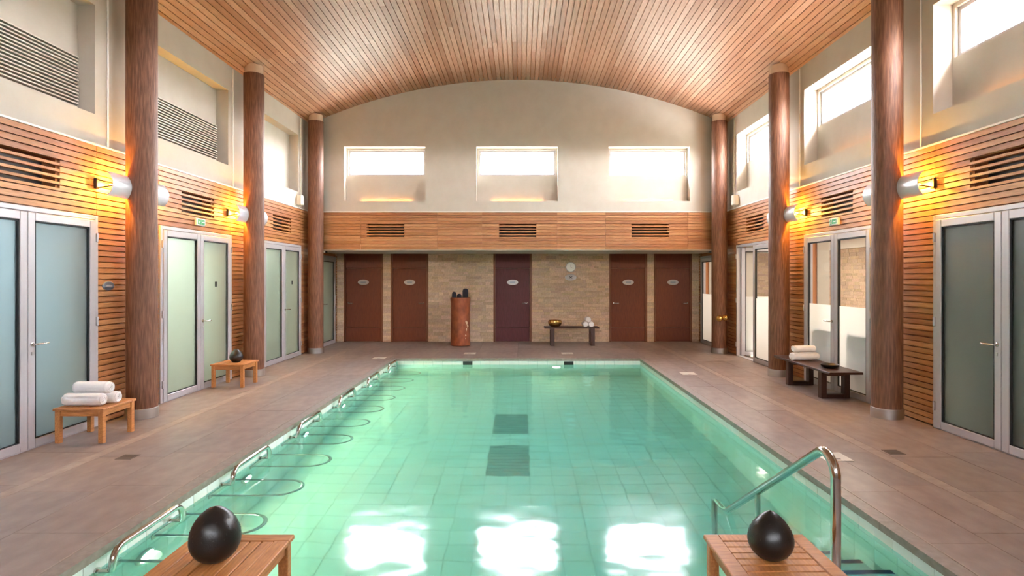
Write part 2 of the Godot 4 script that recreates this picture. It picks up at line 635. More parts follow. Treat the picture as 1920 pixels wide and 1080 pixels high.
	for i in nzw + 1:
		for j in nxw + 1:
			var wx := lerpf(PXL, PXR, j / float(nxw))
			var wz := -lerpf(PZ0, PZ1, i / float(nzw))
			var h := fn.get_noise_2d(wx, wz * 1.25) * amp
			var hx := fn.get_noise_2d(wx + 0.01, wz * 1.25) * amp
			var hz := fn.get_noise_2d(wx, (wz + 0.01) * 1.25) * amp
			verts.append(Vector3(wx, WATER + h, wz))
			norms.append(Vector3(-(hx - h) / 0.01, 1.0, -(hz - h) / 0.01).normalized())
	for i in nzw:
		for j in nxw:
			var a := i * (nxw + 1) + j
			var bq := a + nxw + 1
			idx.append_array(PackedInt32Array([a, bq, a + 1, a + 1, bq, bq + 1]))
	# wind so that the front (clockwise) face looks up
	var e1 := verts[idx[1]] - verts[idx[0]]
	var e2 := verts[idx[2]] - verts[idx[0]]
	if e1.cross(e2).y > 0:
		for q in range(0, idx.size(), 3):
			var tmp := idx[q + 1]
			idx[q + 1] = idx[q + 2]
			idx[q + 2] = tmp
	var arr := []
	arr.resize(Mesh.ARRAY_MAX)
	arr[Mesh.ARRAY_VERTEX] = verts
	arr[Mesh.ARRAY_NORMAL] = norms
	arr[Mesh.ARRAY_INDEX] = idx
	var wm := ArrayMesh.new()
	wm.add_surface_from_arrays(Mesh.PRIMITIVE_TRIANGLES, arr)
	solo("pool_water", wm, M.water, "clear turquoise water filling the swimming pool", "water", "", "stuff")

# ---------------------------------------------------------------- walls
func board_rows(parent: Node, side: int, segs_low: Array, segs_high: Array, vents: Array) -> void:
	var y := 0.02
	var face := XL if side == 0 else XR
	var back := face - 0.025 if side == 0 else face + 0.025
	while y < CLAD - 0.03:
		var y1 := minf(y + PITCH - 0.013, CLAD)
		var high := y > DOORH - 0.03
		for s in (segs_high if high else segs_low):
			var cuts := [[s[0], s[1]]]
			for vt in vents:
				if y > 2.6 and y < 2.93 and vt > s[0] and vt < s[1]:
					cuts = [[s[0], vt - 0.44], [vt + 0.44, s[1]]]
			for c in cuts:
				piece(parent, "board", Vector3(back, y, -c[0] - 0.002), Vector3(face + rng.randf_range(-0.002, 0.002), y1, -c[1] + 0.002), M["board_%d" % rng.randi_range(0, 4)])
		y += PITCH

func build_walls() -> void:
	var vl := []
	var vr := []
	for d in DOORL:
		vl.append((d[0] + d[1]) / 2)
	for d in DOORR:
		vr.append((d[0] + d[1]) / 2)
	# ---- left
	var wl := thing("wall_left", "cream plaster wall with three blind niches above horizontal cedar cladding", "wall", Vector3.ZERO, 0, "", "structure")
	var m := MB.new()
	var hc := []
	for d in DOORL:
		hc.append([d[0], d[1], -1.0, DOORH])
	hc.append([14.2, 15.3, -1.0, 2.24])
	m.holed(0, -5.3, -5.1, ZF - 0.2, 15.8, -0.03, CLAD, hc)
	part(wl, "core", m.mesh(), M.plaster)
	m = MB.new()
	var hl := []
	for d in DOORL:
		hl.append([d[0] - 0.02, d[1] + 0.02, -1.0, DOORH + 0.02])
	hl.append([14.18, 15.32, -1.0, 2.25])
	for c in vl:
		hl.append([c - 0.44, c + 0.44, 2.611, 2.611 + 5.0 * PITCH])
	m.holed(0, -5.1, XL - 0.05, ZF, Z2 + 0.2, -0.03, CLAD - 0.02, hl)
	part(wl, "board_backing", m.mesh(), M.board_back)
	m = MB.new()
	var nl := []
	for q in NICHE:
		nl.append([q[0], q[1], NY0, NY1])
	m.holed(0, -5.08, XL - 0.02, ZF, Z2, CLAD, 5.5, nl)
	var lg := []
	for i in 2:
		lg.append([NICHE[i][0] + 0.01, NICHE[i][1] - 0.01, 3.66, 4.23])
	m.holed(0, -5.5, -5.08, ZF - 0.2, 15.8, CLAD, 5.5, lg)
	m.box(Vector3(-5.6, CLAD, 5.4), Vector3(-5.5, 5.5, -15.8))
	part(wl, "plaster", m.mesh(), M.plaster)
	board_rows(wl, 0, [[DOORL[0][1], DOORL[1][0]], [DOORL[1][1], DOORL[2][0]], [DOORL[2][1], 14.18], [15.32, 15.5]],
		[[DOORL[0][0] - 0.4, DOORL[0][1]], [DOORL[0][1], DOORL[1][0]], [DOORL[1][0], DOORL[1][1]], [DOORL[1][1], DOORL[2][0]], [DOORL[2][0], DOORL[2][1]], [DOORL[2][1], Z1]], vl)
	m = MB.new()
	m.box(Vector3(XL - 0.025, 0.0, -ZF), Vector3(XL, CLAD, -DOORL[0][0] + 0.4))
	m.box(Vector3(XL - 0.025, 0.0, -DOORL[0][0] + 0.4), Vector3(XL, DOORH, -DOORL[0][0]))
	part(wl, "board_panel", m.mesh(), M.board_1)
	# ---- right
	var wr := thing("wall_right", "cream plaster wall with high windows above horizontal cedar cladding", "wall", Vector3.ZERO, 0, "", "structure")
	m = MB.new()
	var hr := []
	for i in 3:
		hr.append([DOORR[i][0], DOORR[i][1], -1.0, DOORH])
	hr.append([14.2, 15.3, -1.0, 2.24])
	m.holed(0, 4.9, 5.1, ZF - 0.2, 15.8, -0.03, CLAD, hr)
	part(wr, "core", m.mesh(), M.plaster)
	m = MB.new()
	hr = [[14.18, 15.32, -1.0, 2.25]]
	for d in DOORR:
		hr.append([d[0] - 0.02, d[1] + 0.02, -1.0, DOORH + 0.02])
	for c in vr:
		hr.append([c - 0.44, c + 0.44, 2.611, 2.611 + 5.0 * PITCH])
	m.holed(0, XR + 0.05, 4.9, ZF, Z2 + 0.2, -0.03, CLAD - 0.02, hr)
	part(wr, "board_backing", m.mesh(), M.board_back)
	m = MB.new()
	m.holed(0, XR + 0.02, 4.94, ZF, Z2, CLAD, 5.5, nl)
	var wn := []
	for q in NICHE:
		wn.append([q[0] + 0.04, q[1] - 0.04, WY0, NY1 - 0.05])
	m.holed(0, 4.94, 5.12, ZF - 0.2, 15.8, CLAD, 5.5, wn)
	part(wr, "plaster", m.mesh(), M.plaster)
	board_rows(wr, 1, [[DOORR[0][1], DOORR[1][0]], [DOORR[1][1], DOORR[2][0]], [DOORR[2][1], 14.18], [15.32, 15.5]],
		[[DOORR[0][0] - 0.4, DOORR[0][1]], [DOORR[0][1], DOORR[1][0]], [DOORR[1][0], DOORR[1][1]], [DOORR[1][1], DOORR[2][0]], [DOORR[2][0], DOORR[2][1]], [DOORR[2][1], Z1]], vr)
	m = MB.new()
	m.box(Vector3(XR, 0.0, -ZF), Vector3(XR + 0.025, CLAD, -DOORR[0][0] + 0.4))
	m.box(Vector3(XR, 0.0, -DOORR[0][0] + 0.4), Vector3(XR + 0.025, DOORH, -DOORR[0][0]))
	part(wr, "board_panel", m.mesh(), M.board_1)
	# ---- end wall: cedar band, plaster with three niches, arched top hidden by the ceiling
	var wb := thing("wall_back", "cream arched end wall with three windows above a cedar band", "wall", Vector3.ZERO, 0, "", "structure")
	m = MB.new()
	var nb := []
	var wnb := []
	for cx in [-3.15, -0.09, 2.96]:
		nb.append([cx - 0.94, cx + 0.94, 3.46, 4.72])
		wnb.append([cx - 0.90, cx + 0.90, 4.08, 4.68])
	m.holed(2, Z1, Z1 + 0.2, -4.98, 4.82, SOFFIT + 0.87, 6.5, nb)
	m.holed(2, Z1 + 0.2, Z1 + 0.4, -5.2, 5.05, SOFFIT, 6.5, wnb)
	part(wb, "plaster", m.mesh(), M.plaster)
	m = MB.new()
	var hb := []
	for q in [-3.13, -0.08, 2.98]:
		hb.append([q - 0.43, q + 0.43, 2.603, 2.603 + 5.0 * PITCH])
	m.holed(2, Z1 + 0.035, Z1 + 0.2, -4.95, 4.8, SOFFIT + 0.005, SOFFIT + 0.87, hb)
	part(wb, "board_backing", m.mesh(), M.board_back)
	var joints := [-4.86, -3.7, -1.93, -0.9, 0.83, 1.95, 3.85, 4.70]
	var y := SOFFIT
	var vx := [-3.13, -0.08, 2.98]
	while y < SOFFIT + 0.82:
		var y1 := minf(y + PITCH - 0.011, SOFFIT + 0.86)
		for i in joints.size() - 1:
			var cuts := [[joints[i], joints[i + 1]]]
			for q in vx:
				if y > 2.6 and y < 2.93:
					if q > joints[i] and q < joints[i + 1]:
						cuts = [[joints[i], q - 0.43], [q + 0.43, joints[i + 1]]]
			for c in cuts:
				if c[1] - c[0] > 0.02:
					piece(wb, "board", Vector3(c[0] + 0.002, y, -Z1 + 0.02 + rng.randf_range(-0.002, 0.002)), Vector3(c[1] - 0.002, y1, -Z1 - 0.01), M["board_%d" % rng.randi_range(0, 4)])
		y += PITCH
	# ---- soffit and stone wall
	var so := MB.new()
	so.box(Vector3(-5.2, SOFFIT, -Z1 + 0.0), Vector3(5.05, SOFFIT - 0.02, -Z2 - 0.3))
	so.box(Vector3(-5.2, SOFFIT, -Z1 - 0.4), Vector3(5.05, SOFFIT + 0.2, -Z2 - 0.3))
	solo("ceiling_recess", so.mesh(), M.plaster, "low plaster soffit over the row of brown doors", "soffit", "", "structure")
	var ws := thing("wall_stone", "stacked beige stone wall between the brown doors under the cedar band", "wall", Vector3.ZERO, 0, "", "structure")
	m = MB.new()
	m.box(Vector3(-5.2, -0.03, -Z2 - 0.05), Vector3(5.05, SOFFIT, -Z2 - 0.3))
	part(ws, "core", m.mesh(), M.stone_back)
	for s in [[-4.86, -4.68], [-3.65, -3.44], [-2.45, -0.73], [0.28, 2.33], [3.33, 3.51], [4.51, 4.7]]:
		part(ws, "stone_facing", stones(s[0], s[1], 0.0, SOFFIT - 0.02), M.stones).set_meta("kind", "stuff")
	# ---- wall behind the camera; its unseen windows are added for front fill
	var wf := MB.new()
	var fh := []
	for cx in [-3.15, -0.09, 2.96]:
		fh.append([cx - 0.9, cx + 0.9, 4.08, 4.68])
	wf.holed(2, ZF, ZF - 0.3, -5.3, 5.12, -0.03, 6.6, fh)
	solo("wall_front", wf.mesh(), M.plaster, "cream gable wall with three added fill-light windows opposite the brown doors", "wall", "", "structure")
	# ---- ledge trims on top of the cladding
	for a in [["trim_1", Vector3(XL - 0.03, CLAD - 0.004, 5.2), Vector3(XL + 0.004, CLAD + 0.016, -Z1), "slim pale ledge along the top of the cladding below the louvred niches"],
			["trim_2", Vector3(XR - 0.004, CLAD - 0.004, 5.2), Vector3(XR + 0.03, CLAD + 0.016, -Z1), "slim pale ledge along the top of the cladding below the side windows"],
			["trim_3", Vector3(XL, SOFFIT + 0.86, -Z1 + 0.024), Vector3(XR, SOFFIT + 0.88, -Z1 - 0.01), "slim pale ledge along the top of the cedar band over the brown doors"]]:
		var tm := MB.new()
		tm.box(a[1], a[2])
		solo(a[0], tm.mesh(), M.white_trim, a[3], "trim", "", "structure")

func stones(x0: float, x1: float, y0: float, y1: float, zw := Z2, big := 1.0) -> ArrayMesh:
	var m := MB.new()
	m.use_color = true
	var y := y0
	while y < y1 - 0.01:
		var h := minf(rng.randf_range(0.045, 0.085) * big, y1 - y)
		var x := x0
		while x < x1 - 0.005:
			var w := rng.randf_range(0.08, 0.30)
			if x + w > x1 - 0.08:
				w = x1 - x
			var k := rng.randf_range(0.78, 1.08)
			m.tint = Color(0.74 * k, 0.575 * k * rng.randf_range(0.95, 1.03), 0.42 * k * rng.randf_range(0.88, 1.06))
			m.box(Vector3(x + 0.0015, y + 0.0015, -zw - 0.05), Vector3(x + w - 0.0015, y + h - 0.0015, -zw + rng.randf_range(0.0, 0.014)))
			x += w
		y += h
	return m.mesh()

# ---------------------------------------------------------------- ceiling
func build_ceiling() -> void:
	var c := thing("ceiling", "barrel vaulted ceiling of narrow cedar boards", "ceiling", Vector3.ZERO, 0, "", "structure")
	var m := MB.new()
	var n := 40
	for i in n:
		var a0 := lerpf(-0.47, 0.47, i / float(n))
		var a1 := lerpf(-0.47, 0.47, (i + 1) / float(n))
		var q := []
		for a in [a0, a1]:
			for r in [ARC_R + 0.075, ARC_R + 0.3]:
				q.append(Vector2(ARC_X + sin(a) * r, ARC_Y + cos(a) * r))
		var za := 5.6
		var zb := -14.2
		var nn := Vector3(sin((a0 + a1) / 2), cos((a0 + a1) / 2), 0)
		m.quad(Vector3(q[0].x, q[0].y, za), Vector3(q[2].x, q[2].y, za), Vector3(q[2].x, q[2].y, zb), Vector3(q[0].x, q[0].y, zb), -nn)
		m.quad(Vector3(q[1].x, q[1].y, za), Vector3(q[3].x, q[3].y, za), Vector3(q[3].x, q[3].y, zb), Vector3(q[1].x, q[1].y, zb), nn)
	part(c, "vault", m.mesh(), M.board_back)
	var half := asin(4.84 / ARC_R)
	var rows := 104
	var step := 2.0 * half / rows
	for i in rows:
		var a := -half + (i + 0.5) * step
		var joint := rng.randf_range(8.6, 12.3)
		var p := Vector3(ARC_X + sin(a) * (ARC_R + 0.011), ARC_Y + cos(a) * (ARC_R + 0.011), 0)
		for s in [[Z1 + 0.01, joint + 0.001], [joint - 0.001, ZF]]:
			var o := part(c, "board", unit_box, M["ceil_%d" % rng.randi_range(0, 4)])
			o.position = p + Vector3(0, 0, -(s[0] + s[1]) / 2)
			o.rotation.z = -a
			o.scale = Vector3(ARC_R * step - 0.011, 0.02, absf(s[0] - s[1]))

# ---------------------------------------------------------------- windows
func window_unit(idx: int, at: Vector3, turn: float, w: float, h: float, label: String) -> Node3D:
	var o := thing("window_%d" % idx, label, "window", at, turn, "", "structure")
	var f := MB.new()
	var t := 0.045
	f.box(Vector3(-w / 2, -h / 2, -0.04), Vector3(w / 2, -h / 2 + t, 0.02))
	f.box(Vector3(-w / 2, h / 2 - t, -0.04), Vector3(w / 2, h / 2, 0.02))
	f.box(Vector3(-w / 2, -h / 2 + t, -0.04), Vector3(-w / 2 + t, h / 2 - t, 0.02))
	f.box(Vector3(w / 2 - t, -h / 2 + t, -0.04), Vector3(w / 2, h / 2 - t, 0.02))
	part(o, "window_frame", f.mesh(), M.aluminium)
	var g := MB.new()
	g.quad(Vector3(-w / 2 + t, -h / 2 + t, -0.01), Vector3(w / 2 - t, -h / 2 + t, -0.01), Vector3(w / 2 - t, h / 2 - t, -0.01), Vector3(-w / 2 + t, h / 2 - t, -0.01), Vector3(0, 0, 1))
	part(o, "pane", g.mesh(), M.clear_glass)
	return o

func build_windows() -> void:
	var k := 1
	var wh := 0.6
	for a in [[-3.15, "high window in the end wall above the two brown doors beside the rust pot"], [-0.09, "high window in the end wall above the single middle brown door"], [2.96, "high window in the end wall above the brown doors past the clock"]]:
		window_unit(k, Vector3(a[0], 4.38, -Z1 - 0.26), 0, 1.8, wh, a[1])
		k += 1
	var labels := ["high side window above the dark frosted glass doors", "high side window above the lit glass doors behind the dark bench", "high side window above the open glass door"]
	for i in 3:
		var q = NICHE[i]
		window_unit(k, Vector3(5.0, (WY0 + NY1 - 0.05) / 2, -(q[0] + q[1]) / 2), -90, q[1] - q[0] - 0.08, NY1 - 0.05 - WY0, labels[i])
		k += 1
	for a in [[-3.15, "towards the blue-grey frosted doors"], [-0.09, "over the middle of the pool"], [2.96, "towards the dark olive frosted doors"]]:  # unseen gable windows, added to bring fill light from the front
		window_unit(k, Vector3(a[0], 4.38, -ZF + 0.12), 180, 1.8, wh, "added fill-light gable window opposite the brown doors, " + a[1])
		k += 1
	# warm light strips hidden behind the sills of the niches
	var sm := glow("strip_glow", c8(255, 170, 80), 2.0)
	var bm := MB.new()
	bm.box(Vector3(-0.6, 0, -0.01), Vector3(0.6, 0.014, 0.01))
	var spots := []
	for a in [[-3.15, "warm light strip in the niche above the two brown doors beside the rust pot"], [-0.09, "warm light strip in the niche above the middle brown door"], [2.96, "warm light strip in the niche above the brown doors past the clock"]]:
		spots.append([Vector3(a[0], 3.462, -Z1 - 0.17), 0.0, a[1]])
	var sl := ["warm light strip in the niche above the dark frosted doors", "warm light strip in the niche above the lit glass doors", "warm light strip in the niche above the open glass door"]
	for i in 3:
		spots.append([Vector3(4.91, NY0 + 0.002, -(NICHE[i][0] + NICHE[i][1]) / 2), -90.0, sl[i]])
	for s in spots:
		var o := thing("light_strip", s[2], "light strip", s[0], s[1], "niche light strips")
		part(o, "strip", bm.mesh(), sm)
		var al := AreaLight3D.new()
		al.name = "strip_light"
		al.area_size = Vector2(1.2, 0.02)
		al.light_color = c8(255, 160, 70)
		al.light_energy = 0.05
		al.shadow_enabled = true
		al.position = Vector3(0, 0.02, -0.005)
		al.rotation_degrees.x = 80
		o.add_child(al)

# ---------------------------------------------------------------- doors
# local frame: x along the wall, y up, z into the room
func lever(parent: Node, at: Vector3, dir: float) -> void:
	var m := MB.new()
	m.lathe([Vector2(0.0, 0.0), Vector2(0.02, 0.0), Vector2(0.02, 0.008), Vector2(0.0, 0.008)], 12)
	m.tube([Vector3(0, 0.0, 0), Vector3(0, 0.05, 0), Vector3(dir * 0.012, 0.06, 0), Vector3(dir * 0.13, 0.06, 0.0)], 0.009, 8)
	var o := part(parent, "handle", m.mesh(), M.chrome)
	o.rotation_degrees.x = 90
	o.position = at

func leaf(parent: Node, x0: float, x1: float, h: float, glass: Material, handle_x: float, upper_clear: bool, fm: Material) -> Node3D:
	var lf := Node3D.new()
	lf.name = "leaf"
	parent.add_child(lf, true)
	var t := 0.085
	var f := MB.new()
	f.cbox(Vector3(x0, 0.012, -0.02), Vector3(x0 + t, h, 0.035), 0.006)
	f.cbox(Vector3(x1 - t, 0.012, -0.02), Vector3(x1, h, 0.035), 0.006)
	f.cbox(Vector3(x0 + t, h - t, -0.02), Vector3(x1 - t, h, 0.035), 0.006)
	f.cbox(Vector3(x0 + t, 0.012, -0.02), Vector3(x1 - t, 0.012 + t, 0.035), 0.006)
	part(lf, "leaf_frame", f.mesh(), fm)
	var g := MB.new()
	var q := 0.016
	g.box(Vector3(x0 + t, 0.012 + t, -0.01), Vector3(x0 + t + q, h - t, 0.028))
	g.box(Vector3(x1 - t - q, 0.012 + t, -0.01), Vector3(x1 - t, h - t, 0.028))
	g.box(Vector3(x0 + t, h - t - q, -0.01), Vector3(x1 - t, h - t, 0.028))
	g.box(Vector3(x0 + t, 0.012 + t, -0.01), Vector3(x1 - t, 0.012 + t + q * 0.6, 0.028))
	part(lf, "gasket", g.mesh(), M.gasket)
	if upper_clear:
		var p := MB.new()
		p.quad(Vector3(x0 + t, 1.28, 0.006), Vector3(x1 - t, 1.28, 0.006), Vector3(x1 - t, h - t, 0.006), Vector3(x0 + t, h - t, 0.006), Vector3(0, 0, 1))
		part(lf, "glass_pane", p.mesh(), M.clear_glass)
		var p2 := MB.new()
		p2.quad(Vector3(x0 + t, 0.1, 0.006), Vector3(x1 - t, 0.1, 0.006), Vector3(x1 - t, 1.28, 0.006), Vector3(x0 + t, 1.28, 0.006), Vector3(0, 0, 1))
		var fp := part(lf, "frosted_pane", p2.mesh(), M.film)
		fp.set_meta("label", "white frosted lower pane")
	else:
		piece(lf, "glass_pane", Vector3(x0 + t, 0.09, -0.002), Vector3(x1 - t, h - t, 0.01), glass)
	if handle_x > -90:
		lever(lf, Vector3(handle_x, 1.04, 0.035), 1.0 if handle_x < (x0 + x1) / 2 else -1.0)
		var cy := MB.new()
		cy.cbox(Vector3(handle_x - 0.012, 0.93, 0.034), Vector3(handle_x + 0.012, 0.965, 0.044), 0.004)
		part(lf, "lock", cy.mesh(), M.steel)
	return lf

func glass_door(idx: int, side: int, z0: float, z1: float, h: float, glass: Material, handle_leaf: int, label: String, upper_clear := false, open_far := false, fm: Material = null) -> Node3D:
	if fm == null:
		fm = M.aluminium
	var w := z1 - z0
	# left wall: local x runs away from the camera; right wall: towards it
	var at := Vector3(XL, 0, -z0) if side == 0 else Vector3(XR, 0, -z1)
	var d := thing("door_%d" % idx, label, "door", at, 90.0 if side == 0 else -90.0, "", "structure")
	var f := MB.new()
	var t := 0.05
	f.cbox(Vector3(0, 0, -0.1), Vector3(t, h, 0.025), 0.005)
	f.cbox(Vector3(w - t, 0, -0.1), Vector3(w, h, 0.025), 0.005)
	f.cbox(Vector3(t, h - t, -0.1), Vector3(w - t, h, 0.025), 0.005)
	f.box(Vector3(t, 0, -0.1), Vector3(w - t, 0.01, 0.02))
	part(d, "door_frame", f.mesh(), fm)
	var mid := w / 2
	var hi := h - t - 0.005
	var two := w > 1.4
	if not two:
		leaf(d, t + 0.004, w - t - 0.004, hi, glass, t + 0.05 if handle_leaf == 0 else -99.0, upper_clear, fm)
	else:
		# leaf 0 has the lower local x
		for k in 2:
			var x0 := t + 0.004 if k == 0 else mid + 0.003
			var x1 := mid - 0.003 if k == 0 else w - t - 0.004
			var hx := -99.0
			if handle_leaf == k:
				hx = x1 - 0.045 if k == 0 else x0 + 0.045
			if open_far and k == 0:
				var lf := leaf(d, 0.0, x1 - x0, hi, glass, -99.0, upper_clear, fm)
				lf.position = Vector3(x0, 0, -0.06)
				lf.rotation_degrees.y = 88
			else:
				leaf(d, x0, x1, hi, glass, hx, upper_clear, fm)
	# hinges
	for hy in [0.25, 1.2, 2.15]:
		for hx in ([0.03, w - 0.03] if two else [w - 0.03]):
			var hm := MB.new()
			hm.tube([Vector3(hx, hy - 0.05, 0.035), Vector3(hx, hy + 0.05, 0.035)], 0.012, 8)
			part(d, "hinge", hm.mesh(), fm)
	return d

func brown_door(idx: int, x0: float, x1: float, label: String, mt: Material, handle_right: bool, plaque_on: bool) -> void:
	var d := thing("door_%d" % idx, label, "door", Vector3(x0, 0, -Z2), 0, "", "structure")
	var w := x1 - x0
	var h := SOFFIT - 0.02
	var f := MB.new()
	f.box(Vector3(0, 0, -0.05), Vector3(0.05, h, 0.015))
	f.box(Vector3(w - 0.05, 0, -0.05), Vector3(w, h, 0.015))
	part(d, "door_frame", f.mesh(), M.door_frame)
	cbox_part(d, "transom_panel", Vector3(0.052, 1.945, -0.05), Vector3(w - 0.052, h, 0.0), 0.004, mt)
	var lf := cbox_part(d, "leaf", Vector3(0.054, 0.375, -0.05), Vector3(w - 0.054, 1.938, 0.003), 0.004, mt)
	cbox_part(d, "kick_panel", Vector3(0.054, 0.01, -0.05), Vector3(w - 0.054, 0.37, 0.006), 0.004, mt)
	lever(lf, Vector3(w - 0.12 if handle_right else 0.12, 1.02, 0.003), -1.0 if handle_right else 1.0)
	if plaque_on:
		var p := MB.new()
		var c := Vector3(w / 2, 1.57, 0.004)
		for k in 20:
			var a0 := TAU * k / 20
			var a1 := TAU * (k + 1) / 20
			p.tri(c + Vector3(0, 0, 0.008), c + Vector3(cos(a0) * 0.145, sin(a0) * 0.07, 0.006), c + Vector3(cos(a1) * 0.145, sin(a1) * 0.07, 0.006), Vector3(0, 0, 1), Vector3(0, 0, 1), Vector3(0, 0, 1))
			p.quad(c + Vector3(cos(a0) * 0.145, sin(a0) * 0.07, 0.006), c + Vector3(cos(a1) * 0.145, sin(a1) * 0.07, 0.006), c + Vector3(cos(a1) * 0.15, sin(a1) * 0.074, -0.002), c + Vector3(cos(a0) * 0.15, sin(a0) * 0.074, -0.002), Vector3(cos(a0), sin(a0), 0.5).normalized())
		var po := part(lf, "plaque", p.mesh(), M.plaque)
		po.set_meta("label", "small pale oval door plaque")
		piece(po, "engraving", c + Vector3(-0.07, -0.014, 0.008), c + Vector3(0.07, 0.014, 0.0095), M.plaque_blue)

func build_doors() -> void:
	glass_door(1, 0, DOORL[0][0], DOORL[0][1], DOORH, M.frosted_glass, 1, "pair of blue-grey frosted glass doors behind the stool with rolled towels")
	var d2 := glass_door(2, 0, DOORL[1][0], DOORL[1][1], DOORH, M.frosted_glass, 1, "pair of pale green frosted glass doors under the exit sign, behind a wooden stool")
	var d3 := glass_door(3, 0, DOORL[2][0], DOORL[2][1], DOORH, M.frosted_glass, 1, "pair of pale green frosted glass doors with no stool in front")
	for d in [d2, d3]:
		piece(d, "door_label", Vector3(1.42, 1.55, 0.012), Vector3(1.48, 1.63, 0.014), M.ink)
	glass_door(4, 1, DOORR[0][0], DOORR[0][1], DOORH, M.frosted_glass, 0, "pair of dark olive frosted glass doors in silver frames")
	glass_door(5, 1, DOORR[1][0], DOORR[1][1], DOORH, M.film, 0, "pair of half-frosted glass doors behind the dark bench, lit from inside", true, false, M.aluminium)
	glass_door(6, 1, DOORR[2][0], DOORR[2][1], DOORH, M.film, -1, "half-frosted glass doors with one leaf standing open", true, true, M.aluminium)
	glass_door(7, 0, 14.2, 15.3, 2.24, M.frosted_glass, 0, "single grey frosted glass door beside the brown doors, past the pot")
	glass_door(8, 1, 14.2, 15.3, 2.24, M.film, 0, "single half-frosted glass door beside the brown doors, past the clock", true, false, M.aluminium)
	brown_door(9, -4.68, -3.65, "brown wooden door next to the grey frosted glass door", M.door_brown, false, true)
	brown_door(10, -3.44, -2.45, "brown wooden door next to the stone wall with the rust pot", M.door_brown, true, true)
	brown_door(11, -0.73, 0.28, "brown wooden door with painted purple cast between the rust pot and the clock", M.door_brown_cast, true, true)
	brown_door(12, 2.33, 3.33, "brown wooden door next to the bench with the bowl", M.door_brown, false, true)
	brown_door(13, 3.51, 4.51, "brown wooden door next to the half-frosted single glass door", M.door_brown, true, true)

# ---------------------------------------------------------------- room behind the lit glass doors
func build_relax_room() -> void:
	var r := thing("relaxation_room", "bright side room with stone wall seen through the half-frosted doors", "room", Vector3.ZERO, 0, "", "structure")
	var m := MB.new()
	m.box(Vector3(5.1, -0.15, -6.9), Vector3(8.4, -0.03, -17.4))
	part(r, "floor_slab", m.mesh(), M.deck_2)
	m = MB.new()
	m.box(Vector3(5.1, 2.7, -6.9), Vector3(8.4, 2.9, -17.4))
	part(r, "ceiling_slab", m.mesh(), M.white_trim)
	m = MB.new()
	m.box(Vector3(8.25, -0.03, -6.9), Vector3(8.4, 2.7, -17.4))
	m.box(Vector3(5.1, -0.03, -17.25), Vector3(8.25, 2.7, -17.4))
	part(r, "stone_backing", m.mesh(), M.stone_back)
	part(r, "stone_facing", stones(5.1, 8.2, 0.0, 2.42, 17.2, 1.3), M.stones).set_meta("kind", "stuff")
	var sf := part(r, "stone_facing", stones(-17.2, -7.1, 0.0, 2.42, 0.0, 1.3), M.stones)
	sf.set_meta("kind", "stuff")
	sf.rotation_degrees.y = -90
	sf.position.x = 8.2
	m = MB.new()
	m.box(Vector3(8.1, 2.42, -7.1), Vector3(8.25, 2.7, -17.25))
	m.box(Vector3(5.1, 2.42, -17.1), Vector3(8.1, 2.7, -17.25))
	part(r, "cornice", m.mesh(), M.white_trim)
	m = MB.new()
	m.box(Vector3(5.1, -0.03, -6.9), Vector3(8.2, 2.7, -7.1))
	m.box(Vector3(4.9, -0.03, -15.8), Vector3(5.1, 2.7, -17.4))
	part(r, "plaster", m.mesh(), M.plaster)
	var gm := glow("panel_glow", c8(255, 240, 214), 3.0)
	for z in [8.6, 11.4, 14.4]:
		var o := thing("ceiling_panel_light", "square ceiling light panel in the side room behind the " + ("dark bench's glass doors" if z < 9 else "open glass door" if z < 12 else "single half-frosted glass door"), "light", Vector3(6.3, 2.7, -z), 0, "side room ceiling lights")
		piece(o, "housing", Vector3(-0.42, -0.02, -0.42), Vector3(0.42, 0.0, 0.42), M.white_plastic)
		piece(o, "diffuser", Vector3(-0.4, -0.026, -0.4), Vector3(0.4, -0.02, 0.4), gm)
		var al := AreaLight3D.new()
		al.name = "panel_light"
		al.area_size = Vector2(0.8, 0.8)
		al.light_color = c8(255, 245, 230)
		al.light_energy = 2.7
		al.shadow_enabled = true
		al.position = Vector3(0, -0.035, 0)
		al.rotation_degrees.x = -90
		o.add_child(al)
	# loungers standing close behind the frosted panes
	for a in [[9.15, "grey lounge chair blurred behind the frosted door leaf that has the handle"], [8.2, "grey lounge chair blurred behind the frosted door leaf beside the log column"]]:
		var o := thing("lounge_chair", a[1], "chair", Vector3(5.14, -0.03, -a[0]), -90, "loungers behind the frosted doors")
		cbox_part(o, "seat", Vector3(-0.28, 0.3, -0.3), Vector3(0.28, 0.44, 0.3), 0.04, M.upholstery)
		var b := cbox_part(o, "backrest", Vector3(-0.28, 0.0, -0.06), Vector3(0.28, 0.56, 0.06), 0.04, M.upholstery)
		b.position = Vector3(0, 0.4, 0.26)
		b.rotation_degrees.x = 14
		for x in [-0.25, 0.25]:
			for zz in [-0.25, 0.25]:
				cbox_part(o, "leg", Vector3(x - 0.02, 0, zz - 0.02), Vector3(x + 0.02, 0.31, zz + 0.02), 0.004, M.dark_wood)

